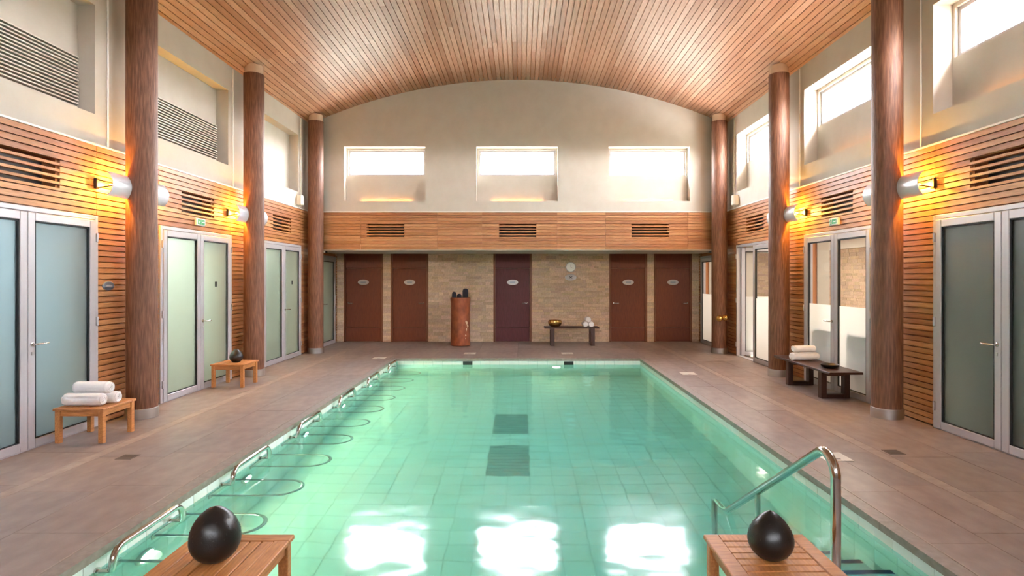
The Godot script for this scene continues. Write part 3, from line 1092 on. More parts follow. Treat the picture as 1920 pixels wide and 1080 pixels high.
# ---------------------------------------------------------------- rooms behind the frosted doors
func room_box(r: Node3D, x0: float, x1: float, z0: float, z1: float, open_x: int, lining: Material, y1 := 2.7) -> void:
	var m := MB.new()
	m.box(Vector3(x0, -0.15, -z0), Vector3(x1, -0.03, -z1))
	part(r, "floor_slab", m.mesh(), M.deck_1)
	m = MB.new()
	m.box(Vector3(x0, y1, -z0), Vector3(x1, y1 + 0.2, -z1))
	m.box(Vector3(x0, -0.03, -z0), Vector3(x1, y1, -z0 - 0.1))
	m.box(Vector3(x0, -0.03, -z1 + 0.1), Vector3(x1, y1, -z1))
	if open_x > 0:
		m.box(Vector3(x0, -0.03, -z0 - 0.1), Vector3(x0 + 0.15, y1, -z1 + 0.1))
	else:
		m.box(Vector3(x1 - 0.15, -0.03, -z0 - 0.1), Vector3(x1, y1, -z1 + 0.1))
	part(r, "lining", m.mesh(), lining)

func room_lamp(at: Vector3, c: Color, energy: float, label: String) -> void:
	var o := thing("ceiling_panel_light", label, "light", at, 0, "side room ceiling lights")
	piece(o, "housing", Vector3(-0.32, -0.02, -0.32), Vector3(0.32, 0.0, 0.32), M.white_plastic)
	piece(o, "diffuser", Vector3(-0.3, -0.026, -0.3), Vector3(0.3, -0.02, 0.3), glow("panel_glow_%d" % int(energy * 100), c, 2.0))
	var al := AreaLight3D.new()
	al.name = "panel_light"
	al.area_size = Vector2(0.6, 0.6)
	al.light_color = c
	al.light_energy = energy
	al.shadow_enabled = true
	al.position = Vector3(0, -0.035, 0)
	al.rotation_degrees.x = -90
	o.add_child(al)

func build_side_rooms() -> void:
	var a := thing("changing_room", "pale room blurred behind the blue-grey frosted doors", "room", Vector3.ZERO, 0, "", "structure")
	room_box(a, -7.3, -5.3, 4.4, 7.3, 1, M.white_trim)
	room_lamp(Vector3(-6.2, 2.7, -5.8), c8(186, 216, 255), ROOM_A, "ceiling light panel behind the blue-grey frosted doors")
	var b := thing("treatment_room", "pale lit room blurred behind the two pairs of pale green doors", "room", Vector3.ZERO, 0, "", "structure")
	room_box(b, -7.3, -5.3, 7.3, 15.9, 1, M.white_trim)
	room_lamp(Vector3(-6.2, 2.7, -8.9), c8(244, 252, 238), ROOM_B, "ceiling light panel behind the pale green doors with the exit sign")
	room_lamp(Vector3(-6.2, 2.7, -12.1), c8(244, 252, 238), ROOM_B, "ceiling light panel behind the pale green doors with no stool")
	var c := thing("store_room", "unlit room with added timber lining blurred behind the dark olive frosted doors", "room", Vector3.ZERO, 0, "", "structure")
	room_box(c, 5.1, 7.3, 4.3, 6.9, -1, M.board_1)  # timber lining added so the frosted glass in front looks darker

# ---------------------------------------------------------------- columns
func build_columns() -> void:
	var names := ["beside the blue-grey frosted doors", "between the two pairs of pale green frosted doors", "in the corner next to the grey single glass door",
		"beside the dark olive frosted doors", "between the bench and the open glass door", "in the corner carrying the brass fitting"]
	var k := 0
	for x in [COLL, COLR]:
		for z in COLZ:
			var top := ARC_Y + sqrt(ARC_R * ARC_R - (x - ARC_X) * (x - ARC_X)) - 0.03
			var o := thing("log_column", "round brown log column " + names[k], "column", Vector3(x, 0, -z), 37.0 * k, "log columns along the pool hall", "")
			var fn := FastNoiseLite.new()
			fn.seed = 40 + k
			fn.frequency = 0.5
			var m := MB.new()
			var pr := []
			var n := 24
			for i in n + 1:
				pr.append(Vector2(0.168, lerpf(0.11, top - 0.12, i / float(n))))
			m.lathe(pr, 28, Vector3.ZERO, fn, 0.025, 3.0, 1.2)
			part(o, "trunk", m.mesh(), M.log)
			var b := MB.new()
			b.lathe([Vector2(0.172, 0.0), Vector2(0.178, 0.004), Vector2(0.178, 0.116), Vector2(0.172, 0.122), Vector2(0.15, 0.122)], 28)
			part(o, "base_ring", b.mesh(), M.steel)
			var c := MB.new()
			c.lathe([Vector2(0.12, top - 0.125), Vector2(0.148, top - 0.125), Vector2(0.15, top - 0.12), Vector2(0.15, top + 0.03)], 28)
			part(o, "capital", c.mesh(), M.log_cap)
			k += 1

# ---------------------------------------------------------------- wall fittings
func wall_at(side: int, z: float, y: float) -> Array:
	return [Vector3(XL, y, -z), 90.0] if side == 0 else [Vector3(XR, y, -z), -90.0]

func make_lamp(side: int, z: float, label: String, bulb: Material, energy: float) -> void:
	var w := wall_at(side, z, 2.77)
	var o := thing("wall_lamp", label, "lamp", w[0], w[1], "curved wall lamps flanking the log columns")
	# base at the end nearer the camera
	var e := -1.0 if side == 0 else 1.0
	cbox_part(o, "base", Vector3(e * 0.16 - 0.035, -0.06, 0.0), Vector3(e * 0.16 + 0.035, 0.06, 0.04), 0.006, M.iron)
	var m := MB.new()
	m.tube([Vector3(e * 0.16, 0.045, 0.03), Vector3(e * 0.12, 0.02, 0.14), Vector3(e * 0.08, 0.0, 0.2)], 0.008, 6)
	m.tube([Vector3(e * 0.16, -0.045, 0.03), Vector3(e * 0.12, -0.02, 0.14), Vector3(e * 0.08, 0.0, 0.2)], 0.008, 6)
	part(o, "arm", m.mesh(), M.iron)
	# curved sheet, convex to the room
	var s := MB.new()
	var n := 14
	for layer in [0.0, 0.008]:
		var r: float = 0.17 - layer
		for i in n:
			var a0 := lerpf(-0.95, 0.95, i / float(n))
			var a1 := lerpf(-0.95, 0.95, (i + 1) / float(n))
			var p0 := Vector3(0, sin(a0) * r, 0.06 + cos(a0) * r)
			var p1 := Vector3(0, sin(a1) * r, 0.06 + cos(a1) * r)
			var sg := 1.0 if layer == 0.0 else -1.0
			var n0 := Vector3(0, sin(a0), cos(a0)) * sg
			var n1 := Vector3(0, sin(a1), cos(a1)) * sg
			var ex := Vector3(0.2, 0, 0)
			s.squad(p0 - ex, p0 + ex, p1 + ex, p1 - ex, n0, n0, n1, n1)
	for sx in [-0.2, 0.2]:
		for i in n:
			var a0 := lerpf(-0.95, 0.95, i / float(n))
			var a1 := lerpf(-0.95, 0.95, (i + 1) / float(n))
			s.quad(Vector3(sx, sin(a0) * 0.17, 0.06 + cos(a0) * 0.17), Vector3(sx, sin(a1) * 0.17, 0.06 + cos(a1) * 0.17), Vector3(sx, sin(a1) * 0.162, 0.06 + cos(a1) * 0.162), Vector3(sx, sin(a0) * 0.162, 0.06 + cos(a0) * 0.162), Vector3(signf(sx), 0, 0))
	part(o, "shade", s.mesh(), M.lamp_metal)
	var b := MB.new()
	b.tube([Vector3(-0.07, 0, 0.1), Vector3(-0.05, 0, 0.1), Vector3(0.05, 0, 0.1), Vector3(0.07, 0, 0.1)], [0.006, 0.014, 0.014, 0.006], 10)
	part(o, "bulb", b.mesh(), bulb)
	var l := OmniLight3D.new()
	l.name = "bulb_light"
	l.light_color = c8(255, 186, 70)
	l.light_energy = energy
	l.light_size = 0.012
	l.omni_range = 20.0
	l.omni_attenuation = 2.0
	l.shadow_enabled = true
	l.position = Vector3(0, 0, 0.1)
	o.add_child(l)

func vent(at: Vector3, turn: float, w: float, label: String) -> void:
	var o := thing("air_vent", label, "vent", at, turn, "dark slotted air vents in the cladding")
	piece(o, "cavity", Vector3(-w / 2, 0.0, -0.2), Vector3(w / 2, 5.0 * PITCH, -0.19), M.iron)
	for k in 5:
		var y := k * PITCH
		piece(o, "slat", Vector3(-w / 2, y, -0.05), Vector3(w / 2, y + 0.027, 0.0), M["board_%d" % (k % 5)])

func build_wall_fittings() -> void:
	var bulb := glow("bulb_glow", c8(255, 206, 110), 12.0)
	var ll := ["curved white metal wall lamp beside the blue-grey frosted doors", "curved white metal wall lamp between log column and vent over the exit sign's green doors",
		"curved white wall lamp between the green doors' exit sign and the next log column", "curved white metal wall lamp above the pale green doors with no stool"]
	var lr := ["curved white metal wall lamp beside the dark olive frosted doors", "curved white metal wall lamp half hidden by the log column near the bench",
		"curved white wall lamp between the lit doors' exit sign and the next log column", "curved white metal wall lamp above the open glass door"]
	var zs := [6.86, 7.52, 9.86, 10.52]
	for i in 4:
		make_lamp(0, zs[i], ll[i], bulb, 0.6)
		make_lamp(1, zs[i] - 0.04, lr[i], bulb, 0.6)
	# vents
	var near := ["the blue-grey frosted doors", "the exit sign over the pale green doors", "the pale green doors with no stool", "the dark olive frosted doors", "the exit sign over the lit glass doors", "the open glass door"]
	for i in 3:
		vent(Vector3(XL, 2.611, -(DOORL[i][0] + DOORL[i][1]) / 2), 90, 0.88, "dark slotted air vent in the cladding above " + near[i])
		vent(Vector3(XR, 2.611, -(DOORR[i][0] + DOORR[i][1]) / 2), -90, 0.88, "dark slotted air vent in the cladding above " + near[i + 3])
	var bl := ["the two brown doors beside the pot", "the brown middle door", "the brown doors past the clock"]
	for i in 3:
		vent(Vector3([-3.13, -0.08, 2.98][i], 2.603, -Z1 + 0.02), 0, 0.86, "dark slotted air vent in the cedar band above " + bl[i])
	# louvre grilles in two niches
	for i in 2:
		var q = NICHE[i]
		var w: float = q[1] - q[0]
		var o := thing("louvre_grille", ["pale louvre grille in the niche above the blue-grey frosted doors", "pale louvre grille in the niche above the exit sign"][i], "grille", Vector3(-5.08, 3.66, -(q[0] + q[1]) / 2), 90, "louvre grilles in the plaster niches")
		for k in 15:
			var s := piece(o, "slat", Vector3(-w / 2 + 0.01, -0.008, -0.035), Vector3(w / 2 - 0.01, 0.008, 0.035), M.louvre)
			s.position = Vector3(0, 0.02 + k * 0.038, -0.012)
			s.rotation_degrees.x = -4
	# exit signs
	for side in 2:
		var z: float = 8.84 if side == 0 else 8.75
		var w := wall_at(side, z, 2.53)
		var o := thing("exit_sign", ["green and white running man exit sign over the pale green doors", "green and white running man exit sign over the lit glass doors"][side], "sign", w[0], w[1], "exit signs")
		cbox_part(o, "housing", Vector3(-0.12, -0.055, 0.0), Vector3(0.12, 0.055, 0.045), 0.012, M.sign_white)
		for k in 2:
			var x := -0.052 if k == 0 else 0.045
			piece(o, "green_panel", Vector3(x - 0.045, -0.037, 0.045), Vector3(x + 0.045, 0.037, 0.047), M.sign_green)
		# running figure and arrow in white
		var g := MB.new()
		g.tube([Vector3(-0.06, -0.002, 0.048), Vector3(-0.046, 0.018, 0.048)], 0.005, 6)
		g.tube([Vector3(-0.06, -0.002, 0.048), Vector3(-0.044, -0.012, 0.048), Vector3(-0.05, -0.03, 0.048)], 0.004, 6)
		g.tube([Vector3(-0.06, -0.002, 0.048), Vector3(-0.07, -0.018, 0.048), Vector3(-0.084, -0.018, 0.048)], 0.004, 6)
		g.tube([Vector3(-0.048, 0.014, 0.048), Vector3(-0.034, 0.006, 0.048)], 0.003, 6)
		g.tube([Vector3(-0.05, 0.014, 0.048), Vector3(-0.066, 0.012, 0.048), Vector3(-0.072, 0.0, 0.048)], 0.003, 6)
		g.tube([Vector3(-0.041, 0.024, 0.048), Vector3(-0.039, 0.03, 0.048)], 0.005, 6)
		part(o, "running_figure", g.mesh(), M.sign_white)
		var a := MB.new()
		a.box(Vector3(0.015, -0.005, 0.047), Vector3(0.06, 0.005, 0.049))
		a.tri(Vector3(0.058, -0.018, 0.049), Vector3(0.058, 0.018, 0.049), Vector3(0.08, 0.0, 0.049), Vector3(0, 0, 1), Vector3(0, 0, 1), Vector3(0, 0, 1))
		part(o, "arrow", a.mesh(), M.sign_white)
	# oval plaque on the cladding
	var w0 := wall_at(0, 6.9, 1.6)
	var op := thing("oval_plaque", "small blue-grey oval plaque on the cladding beside the log column", "sign", w0[0], w0[1])
	var pm := MB.new()
	pm.lathe([Vector2(0.0, 0.016), Vector2(0.085, 0.015), Vector2(0.095, 0.01), Vector2(0.097, 0.0)], 24)
	var pmi := part(op, "plate", pm.mesh(), M.plaque_blue)
	pmi.rotation_degrees.x = 90
	pmi.scale = Vector3(1, 1, 0.55)
	piece(op, "lettering", Vector3(-0.05, -0.012, 0.014), Vector3(0.05, 0.012, 0.0175), M.plaque)
	# conduits down the plaster beside the columns
	for side in 2:
		for i in 3:
			var z: float = COLZ[i] - 0.24
			var m := MB.new()
			var x := (XL - 0.02 + 0.012) if side == 0 else (XR + 0.02 - 0.012)
			m.tube([Vector3(0, CLAD + 0.02, 0), Vector3(0, 5.22, 0)], 0.011, 8)
			var cd := solo("conduit", m.mesh(), M.white_plastic, "thin white conduit " + ["by the log column beside the blue-grey doors", "by the log column between the pale green doors", "by the corner log column near the grey glass door", "by the log column beside the dark olive doors", "by the log column beside the open glass door", "by the corner log column with the brass fitting"][side * 3 + i], "pipe", "conduits beside the log columns")
			cd.position = Vector3(x, 0, -z)
	# small white boxes near the corners
	for side in 2:
		var x := XL - 0.02 if side == 0 else XR + 0.02
		var o := thing("speaker_box", ["small white loudspeaker on the plaster near the corner column by the grey glass door", "small white loudspeaker on the plaster near the column with the brass fitting"][side], "loudspeaker", Vector3(x, 3.27, -12.80 if side == 0 else -12.78), 90.0 if side == 0 else -90.0, "corner loudspeakers")
		cbox_part(o, "case", Vector3(-0.07, 0.0, 0.0), Vector3(0.07, 0.22, 0.12), 0.015, M.white_plastic)
		piece(o, "grille", Vector3(-0.055, 0.02, 0.12), Vector3(0.055, 0.2, 0.123), M.louvre)
	# clock and plaque on the stone wall
	var ck := thing("wall_clock", "round white wall clock on the stone wall above the bench", "clock", Vector3(1.31, 1.97, -Z2 + 0.015), 0)
	var cm := MB.new()
	cm.lathe([Vector2(0.0, 0.022), Vector2(0.118, 0.022)], 28)
	part(ck, "face", cm.mesh(), M.sign_white).rotation_degrees.x = 90
	cm = MB.new()
	cm.lathe([Vector2(0.116, 0.02), Vector2(0.118, 0.034), Vector2(0.132, 0.034), Vector2(0.136, 0.026), Vector2(0.136, 0.0)], 28)
	part(ck, "rim", cm.mesh(), M.steel).rotation_degrees.x = 90
	piece(ck, "hour_hand", Vector3(-0.004, 0.0, 0.024), Vector3(0.004, 0.06, 0.026), M.plaque)
	var mh := piece(ck, "minute_hand", Vector3(-0.045, -0.003, 0.027), Vector3(0.045, 0.003, 0.029), M.plaque)
	mh.position = Vector3(0.035, -0.02, 0.028)
	mh.rotation_degrees.z = -30
	var pl := thing("wall_sign", "small pale oval sign under the clock", "sign", Vector3(1.31, 1.70, -Z2 + 0.015), 0)
	pm = MB.new()
	pm.lathe([Vector2(0.0, 0.014), Vector2(0.15, 0.012), Vector2(0.155, 0.0)], 24)
	pmi = part(pl, "plate", pm.mesh(), M.plaque)
	pmi.rotation_degrees.x = 90
	pmi.scale = Vector3(1, 1, 0.55)
	for r in [35.0, -35.0]:
		var bar := piece(pl, "mark", Vector3(-0.05, -0.008, 0.012), Vector3(0.05, 0.008, 0.016), M.ink)
		bar.rotation_degrees.z = r
	# small emergency lights under the soffit by the corners
	var em := glow("emergency_glow", c8(255, 246, 224), 5.0)
	for side in 2:
		var x := -4.66 if side == 0 else 4.52
		var o := thing("emergency_light", ["small bright spotlight under the soffit by the grey glass door", "small bright spotlight under the soffit by the corner with the brass fitting"][side], "light", Vector3(x, SOFFIT - 0.02, -Z1 - 0.25), 0, "spotlights under the soffit")
		cbox_part(o, "housing", Vector3(-0.09, -0.05, -0.06), Vector3(0.09, 0.0, 0.06), 0.01, M.iron)
		var lm := MB.new()
		lm.lathe([Vector2(0.0, 0.0), Vector2(0.022, 0.0), Vector2(0.03, 0.02)], 12)
		var lo := part(o, "light_lens", lm.mesh(), em)
		lo.position = Vector3(0, -0.03, 0.06)
		lo.rotation_degrees.x = 90
		var sp := SpotLight3D.new()
		sp.name = "spot_light"
		sp.light_color = c8(255, 236, 200)
		sp.light_energy = 0.25
		sp.spot_angle = 60
		sp.spot_range = 15
		sp.spot_attenuation = 2.0
		sp.light_size = 0.03
		sp.shadow_enabled = true
		sp.position = Vector3(0, -0.035, 0.1)
		sp.rotation_degrees = Vector3(-50, 0, 0)
		o.add_child(sp)
	# brass fitting on the corner column
	var bf := thing("brass_fitting", "polished brass fitting of two knobs on the corner log column", "fitting", Vector3(4.44, 0.80, -13.2 + 0.165), 0)
	var bm := MB.new()
	bm.tube([Vector3(0, 0, -0.01), Vector3(0, 0, 0.05)], 0.03, 10)
	part(bf, "stem", bm.mesh(), M.brass)
	for s in [-1.0, 1.0]:
		var km := MB.new()
		var pr := []
		for i in 9:
			var a := PI * i / 8.0 - PI / 2
			pr.append(Vector2(maxf(cos(a), 0.0) * 0.07, sin(a) * 0.07))
		km.lathe(pr, 14)
		part(bf, "knob", km.mesh(), M.brass).position = Vector3(s * 0.065, s * 0.01, 0.09)

# ---------------------------------------------------------------- pool fittings
func build_pool_fittings() -> void:
	var ORD := ["first", "second", "third", "fourth", "fifth", "last"]
	var ORDB := ["first", "second", "third", "fourth", "fifth", "sixth", "seventh", "eighth", "ninth", "tenth", "eleventh", "last"]
	var nb := 0
	var rail0: Node3D = null
	var bar0: Node3D = null
	for k in 6:
		var z := 3.66 + 1.525 * k
		if rail0 == null:
			rail0 = thing("grab_rail", "first polished steel grab rail along the pool edge from the lantern stool", "rail", Vector3(PXL, 0, -z), 0, "grab rails along the pool edge")
			var m := MB.new()
			var pts := [Vector3(0.0, -0.142, 0.0), Vector3(0.07, -0.142, 0.0), Vector3(0.094, -0.13, 0.0)]
			# near leg rises, bends, runs away, bends down again
			for i in 7:
				var a := PI / 2 * i / 6.0
				pts.append(Vector3(0.10, -0.10 + sin(a) * 0.10, -0.10 + cos(a) * 0.10))
			for i in 7:
				var a := PI / 2 * i / 6.0
				pts.append(Vector3(0.10, -0.10 + cos(a) * 0.10, -0.66 - sin(a) * 0.10))
			pts.append(Vector3(0.094, -0.13, -0.76))
			pts.append(Vector3(0.07, -0.142, -0.76))
			pts.append(Vector3(0.0, -0.142, -0.76))
			m.tube(pts, 0.022, 12)
			part(rail0, "tube", m.mesh(), M.chrome)
			for zz in [0.0, -0.76]:
				var f := MB.new()
				f.tube([Vector3(0.0, -0.142, zz), Vector3(0.012, -0.142, zz)], 0.032, 14)
				part(rail0, "wall_mount", f.mesh(), M.chrome)
		else:
			var r := copy(rail0, ORD[k] + " polished steel grab rail along the pool edge from the lantern stool")
			r.position.z = -z
		for zz in [0.0, 0.76]:
			if bar0 == null:
				bar0 = thing("hairpin_bar", "first steel hairpin bar under the water, counted from the lantern stool", "bar", Vector3(PXL, -0.21, -z - zz), 0, "hairpin bars under the water")
				var m := MB.new()
				var pts := [Vector3(0.0, 0, 0.19), Vector3(0.50, 0, 0.19)]
				for i in 11:
					var a := PI / 2 - PI * (i + 1) / 12.0
					pts.append(Vector3(0.52 + cos(a) * 0.19, 0, sin(a) * 0.19))
				pts.append(Vector3(0.50, 0, -0.19))
				pts.append(Vector3(0.0, 0, -0.19))
				m.tube(pts, 0.016, 10)
				part(bar0, "tube", m.mesh(), M.steel)
				cbox_part(bar0, "wall_plate", Vector3(0.0, -0.06, -0.22), Vector3(0.012, 0.03, 0.22), 0.004, M.steel)
			else:
				nb += 1
				var b := copy(bar0, ORDB[nb] + " steel hairpin bar under the water, counted from the lantern stool")
				b.position.z = -z - zz
	# underwater lamps
	var gm := glow("pool_lamp_glow", c8(250, 255, 226), 9.0)
	var pl := []
	for k in 6:
		pl.append([Vector3(PXL, -0.46, -(4.12 + 1.525 * k)), 90.0, ORD[k] + " round underwater lamp below the grab rails, counted from the lantern stool", "underwater lamps below the grab rails"])
	pl.append([Vector3(0.74, -0.40, -PZ1), 0.0, "round glowing underwater lamp in the end wall of the pool", ""])
	for a in pl:
		var o := thing("underwater_lamp", a[2], "lamp", a[0], a[1], a[3])
		var f := MB.new()
		f.lathe([Vector2(0.1, 0.0), Vector2(0.1, 0.02), Vector2(0.08, 0.03), Vector2(0.078, 0.02)], 20)
		part(o, "bezel", f.mesh(), M.steel).rotation_degrees.x = 90
		var d := MB.new()
		d.lathe([Vector2(0.0, 0.03), Vector2(0.05, 0.028), Vector2(0.079, 0.02)], 20)
		part(o, "light_lens", d.mesh(), gm).rotation_degrees.x = 90
		var l := SpotLight3D.new()
		l.name = "underwater_light"
		l.light_color = c8(255, 242, 178)
		l.light_energy = 0.6 if a[3] != "" else 0.3
		l.light_size = 0.07
		l.spot_angle = 84
		l.spot_angle_attenuation = 0.6
		l.spot_range = 20
		l.spot_attenuation = 2.0
		l.shadow_enabled = true
		l.position = Vector3(0, 0, 0.05)
		l.rotation_degrees = Vector3(-18, 180, 0)
		o.add_child(l)
	# dark skimmer mouths in the end wall
	for x in [-1.12, 1.0]:
		var o := thing("skimmer", "dark skimmer mouth in the pool end wall, in line with the " + ("rust pot" if x < 0 else "bench with the bowl"), "skimmer", Vector3(x, -0.11, -PZ1), 0, "skimmers in the end wall of the pool")
		piece(o, "mouth", Vector3(-0.1, -0.05, 0.0), Vector3(0.1, 0.05, 0.006), M.black_plastic)
		piece(o, "flap", Vector3(-0.09, -0.045, 0.006), Vector3(0.09, -0.005, 0.012), M.gasket)
	# white lids in the deck
	for a in [[-2.98, 12.35, "at the pool corner by the last grab rail"], [-1.14, 13.1, "between the pool and the rust pot"], [1.03, 13.1, "between the pool and the bench with the bowl"], [2.95, 10.35, "across from the open glass door"], [2.95, 5.55, "behind the pool handrail"]]:
		var o := thing("deck_lid", "pale access lid in the deck " + a[2], "lid", Vector3(a[0], 0, -a[1]), 0, "access lids in the deck")
		cbox_part(o, "cover", Vector3(-0.13, 0.0, -0.13), Vector3(0.13, 0.006, 0.13), 0.003, M.lid)
		piece(o, "finger_slot", Vector3(-0.03, 0.0062, 0.07), Vector3(0.03, 0.007, 0.09), M.grate)
	for a in [[-3.72, 5.55, "near the stool with rolled towels"], [3.62, 5.7, "near the dark olive frosted doors"]]:
		var o := thing("floor_drain", "small square metal floor drain in the deck " + a[2], "drain", Vector3(a[0], 0, -a[1]), 0, "floor drains beside the channel strips")
		piece(o, "frame", Vector3(-0.075, 0.0, -0.075), Vector3(0.075, 0.003, 0.075), M.grate)
		for k in 5:
			piece(o, "bar", Vector3(-0.06, 0.003, -0.058 + k * 0.025), Vector3(0.06, 0.006, -0.046 + k * 0.025), M.grate)
	# handrail into the pool
	var hr := thing("pool_handrail", "polished steel handrail sloping down into the pool beside the steps", "handrail", Vector3(1.62, 0, -3.02), 0)
	var m := MB.new()
	var slope := Vector3(0, -0.53, -0.848).normalized()
	var pts := [Vector3(0, -0.01, 0), Vector3(0, 0.66, 0)]
	# bend of radius 0.1 from up to the slope
	var ang_end := PI / 2 + asin(-slope.y)
	for i in 10:
		var a := ang_end * (i + 1) / 10.0
		pts.append(Vector3(0, 0.66 + sin(a) * 0.11, -0.11 + cos(a) * 0.11))
	var last: Vector3 = pts[pts.size() - 1]
	var low := last + slope * 1.72
	pts.append(low)
	pts.append(low + Vector3(0, -0.03, -0.08))
	pts.append(low + Vector3(0, -0.03, -0.22))
	pts.append(low + Vector3(0, -0.07, -0.27))
	pts.append(Vector3(0, PDEPTH, low.z - 0.28))
	m.tube(pts, 0.025, 16)
	part(hr, "tube", m.mesh(), M.chrome)
	m = MB.new()
	var mid := last + slope * 0.98
	m.tube([mid, Vector3(0, -0.58, mid.z)], 0.019, 12)
	part(hr, "post", m.mesh(), M.chrome)
	m = MB.new()
	m.lathe([Vector2(0.045, 0.0), Vector2(0.045, 0.008), Vector2(0.024, 0.014)], 20)
	part(hr, "flange", m.mesh(), M.chrome)

# ---------------------------------------------------------------- furniture and loose things
func make_stool(label: String, at: Vector3, turn: float) -> Node3D:
	var o := thing("teak_stool", label, "stool", at, turn, "slatted teak stools")
	var w := 0.26
	var h := 0.36
	var fb := 0.075
	for s in [-1.0, 1.0]:
		cbox_part(o, "edge_board", Vector3(-w, h - 0.024, s * (w - fb / 2) - fb / 2), Vector3(w, h, s * (w - fb / 2) + fb / 2), 0.004, M.teak_x)
		cbox_part(o, "edge_board", Vector3(s * (w - fb / 2) - fb / 2, h - 0.024, -w + fb), Vector3(s * (w - fb / 2) + fb / 2, h, w - fb), 0.004, M.teak)
		cbox_part(o, "apron", Vector3(-0.2, h - 0.085, s * 0.222 - 0.01), Vector3(0.2, h - 0.024, s * 0.222 + 0.01), 0.003, M.teak_x)
		cbox_part(o, "apron", Vector3(s * 0.222 - 0.01, h - 0.085, -0.2), Vector3(s * 0.222 + 0.01, h - 0.024, 0.2), 0.003, M.teak)
		for q in [-1.0, 1.0]:
			cbox_part(o, "leg", Vector3(s * 0.222 - 0.025, 0.0, q * 0.222 - 0.025), Vector3(s * 0.222 + 0.025, h - 0.024, q * 0.222 + 0.025), 0.004, M.teak)
	var inner := w - fb
	var n := 6
	var pitch := 2.0 * inner / n
	for k in n:
		var x := -inner + (k + 0.5) * pitch
		cbox_part(o, "slat", Vector3(x - pitch / 2 + 0.0035, h - 0.024, -inner + 0.001), Vector3(x + pitch / 2 - 0.0035, h - 0.003, inner - 0.001), 0.003, M.teak)
	return o

func make_egg(label: String, at: Vector3, r: float, h: float, point: float, turn: float) -> void:
	var o := thing("egg_lantern", label, "lantern", at, turn, "black pierced egg lanterns")
	var pr := []
	var n := 26
	var wide := 0.42
	var t0 := 0.045        # flat foot cut from the round bottom
	for i in n + 1:
		var t := t0 + (1.0 - t0) * i / float(n)
		var rr := 0.0
		if t < wide:
			rr = sqrt(maxf(1.0 - pow((wide - t) / wide, 2.0), 0.0))
		else:
			var u := (t - wide) / (1.0 - wide)
			rr = pow(maxf(1.0 - pow(u, lerpf(2.0, 1.75, point)), 0.0), lerpf(0.5, 0.8, point))
		pr.append(Vector2(rr * r, h * i / float(n)))
	pr[n] = Vector2(0.0, h)
	var base := [Vector2(0.0, 0.0)]
	base.append_array(pr)
	var m := MB.new()
	m.lathe(base, 32)
	part(o, "shell", m.mesh(), M.black_ceramic)
	# pierced dots
	for ring in 4:
		var cnt := 14 - ring * 2
		var t := 0.5 + ring * 0.105
		var i := int(t * n)
		var p: Vector2 = pr[i]
		var p2: Vector2 = pr[i + 1]
		var tang := (p2 - p).normalized()
		for k in cnt:
			var a := TAU * (k + 0.5 * (ring % 2)) / cnt
			var nn := Vector3(cos(a) * tang.y, -tang.x, sin(a) * tang.y).normalized()
			var pos := Vector3(cos(a) * p.x, p.y, sin(a) * p.x)
			var d := MB.new()
			d.tube([pos - nn * 0.002, pos + nn * 0.0012], 0.0042, 8)
			part(o, "pierced_hole", d.mesh(), M.black_ceramic)

func make_towel(label: String, at: Vector3, turn: float, r: float, ln: float, squash: float, group: String, roll := 0.0) -> void:
	var o := thing("rolled_towel", label, "towel", at, turn, group)
	var m := MB.new()
	var seg := 40
	var turns := 3.2
	# outer skin: one turn of spiral, rounded at both ends
	var prof := [[-0.5, 0.78], [-0.485, 0.9], [-0.46, 0.97], [-0.42, 1.0], [0.0, 1.015], [0.42, 1.0], [0.46, 0.97], [0.485, 0.9], [0.5, 0.78]]
	for i in prof.size() - 1:
		for k in seg:
			var q := []
			var nn := []
			for e in [[i, k], [i, k + 1], [i + 1, k + 1], [i + 1, k]]:
				var a: float = TAU * e[1] / seg + roll
				var rr: float = r * (1.0 - 0.085 * (e[1] / float(seg))) * prof[e[0]][1]
				q.append(Vector3(prof[e[0]][0] * ln, r * squash + sin(a) * rr * squash, cos(a) * rr))
				var ex := 0.0
				if e[0] <= 2:
					ex = -0.7
				elif e[0] >= prof.size() - 3:
					ex = 0.7
				nn.append(Vector3(ex, sin(a), cos(a)).normalized())
			m.squad(q[0], q[1], q[2], q[3], nn[0], nn[1], nn[2], nn[3])
	# end discs, slightly sunk
	for s in [-1.0, 1.0]:
		for k in seg:
			var a0 := TAU * k / seg + roll
			var a1 := TAU * (k + 1) / seg + roll
			m.tri(Vector3(s * ln * 0.47, r * squash, 0), Vector3(s * ln * 0.5, r * squash + sin(a0) * r * 0.8 * squash, cos(a0) * r * 0.8), Vector3(s * ln * 0.5, r * squash + sin(a1) * r * 0.8 * squash, cos(a1) * r * 0.8), Vector3(s, 0, 0), Vector3(s, 0, 0), Vector3(s, 0, 0))
	part(o, "body", m.mesh(), M.towel)
	# spiral folds at the ends
	for s in [-1.0, 1.0]:
		var f := MB.new()
		var pts := []
		for i in 49:
			var t := i / 48.0
			var a := -TAU * turns * t + roll
			var rr := r * lerpf(0.84, 0.12, t)
			pts.append(Vector3(s * ln * lerpf(0.497, 0.485, t), r * squash + sin(a) * rr * squash, cos(a) * rr))
		f.tube(pts, r * 0.085, 6)
		part(o, "spiral_fold", f.mesh(), M.towel)

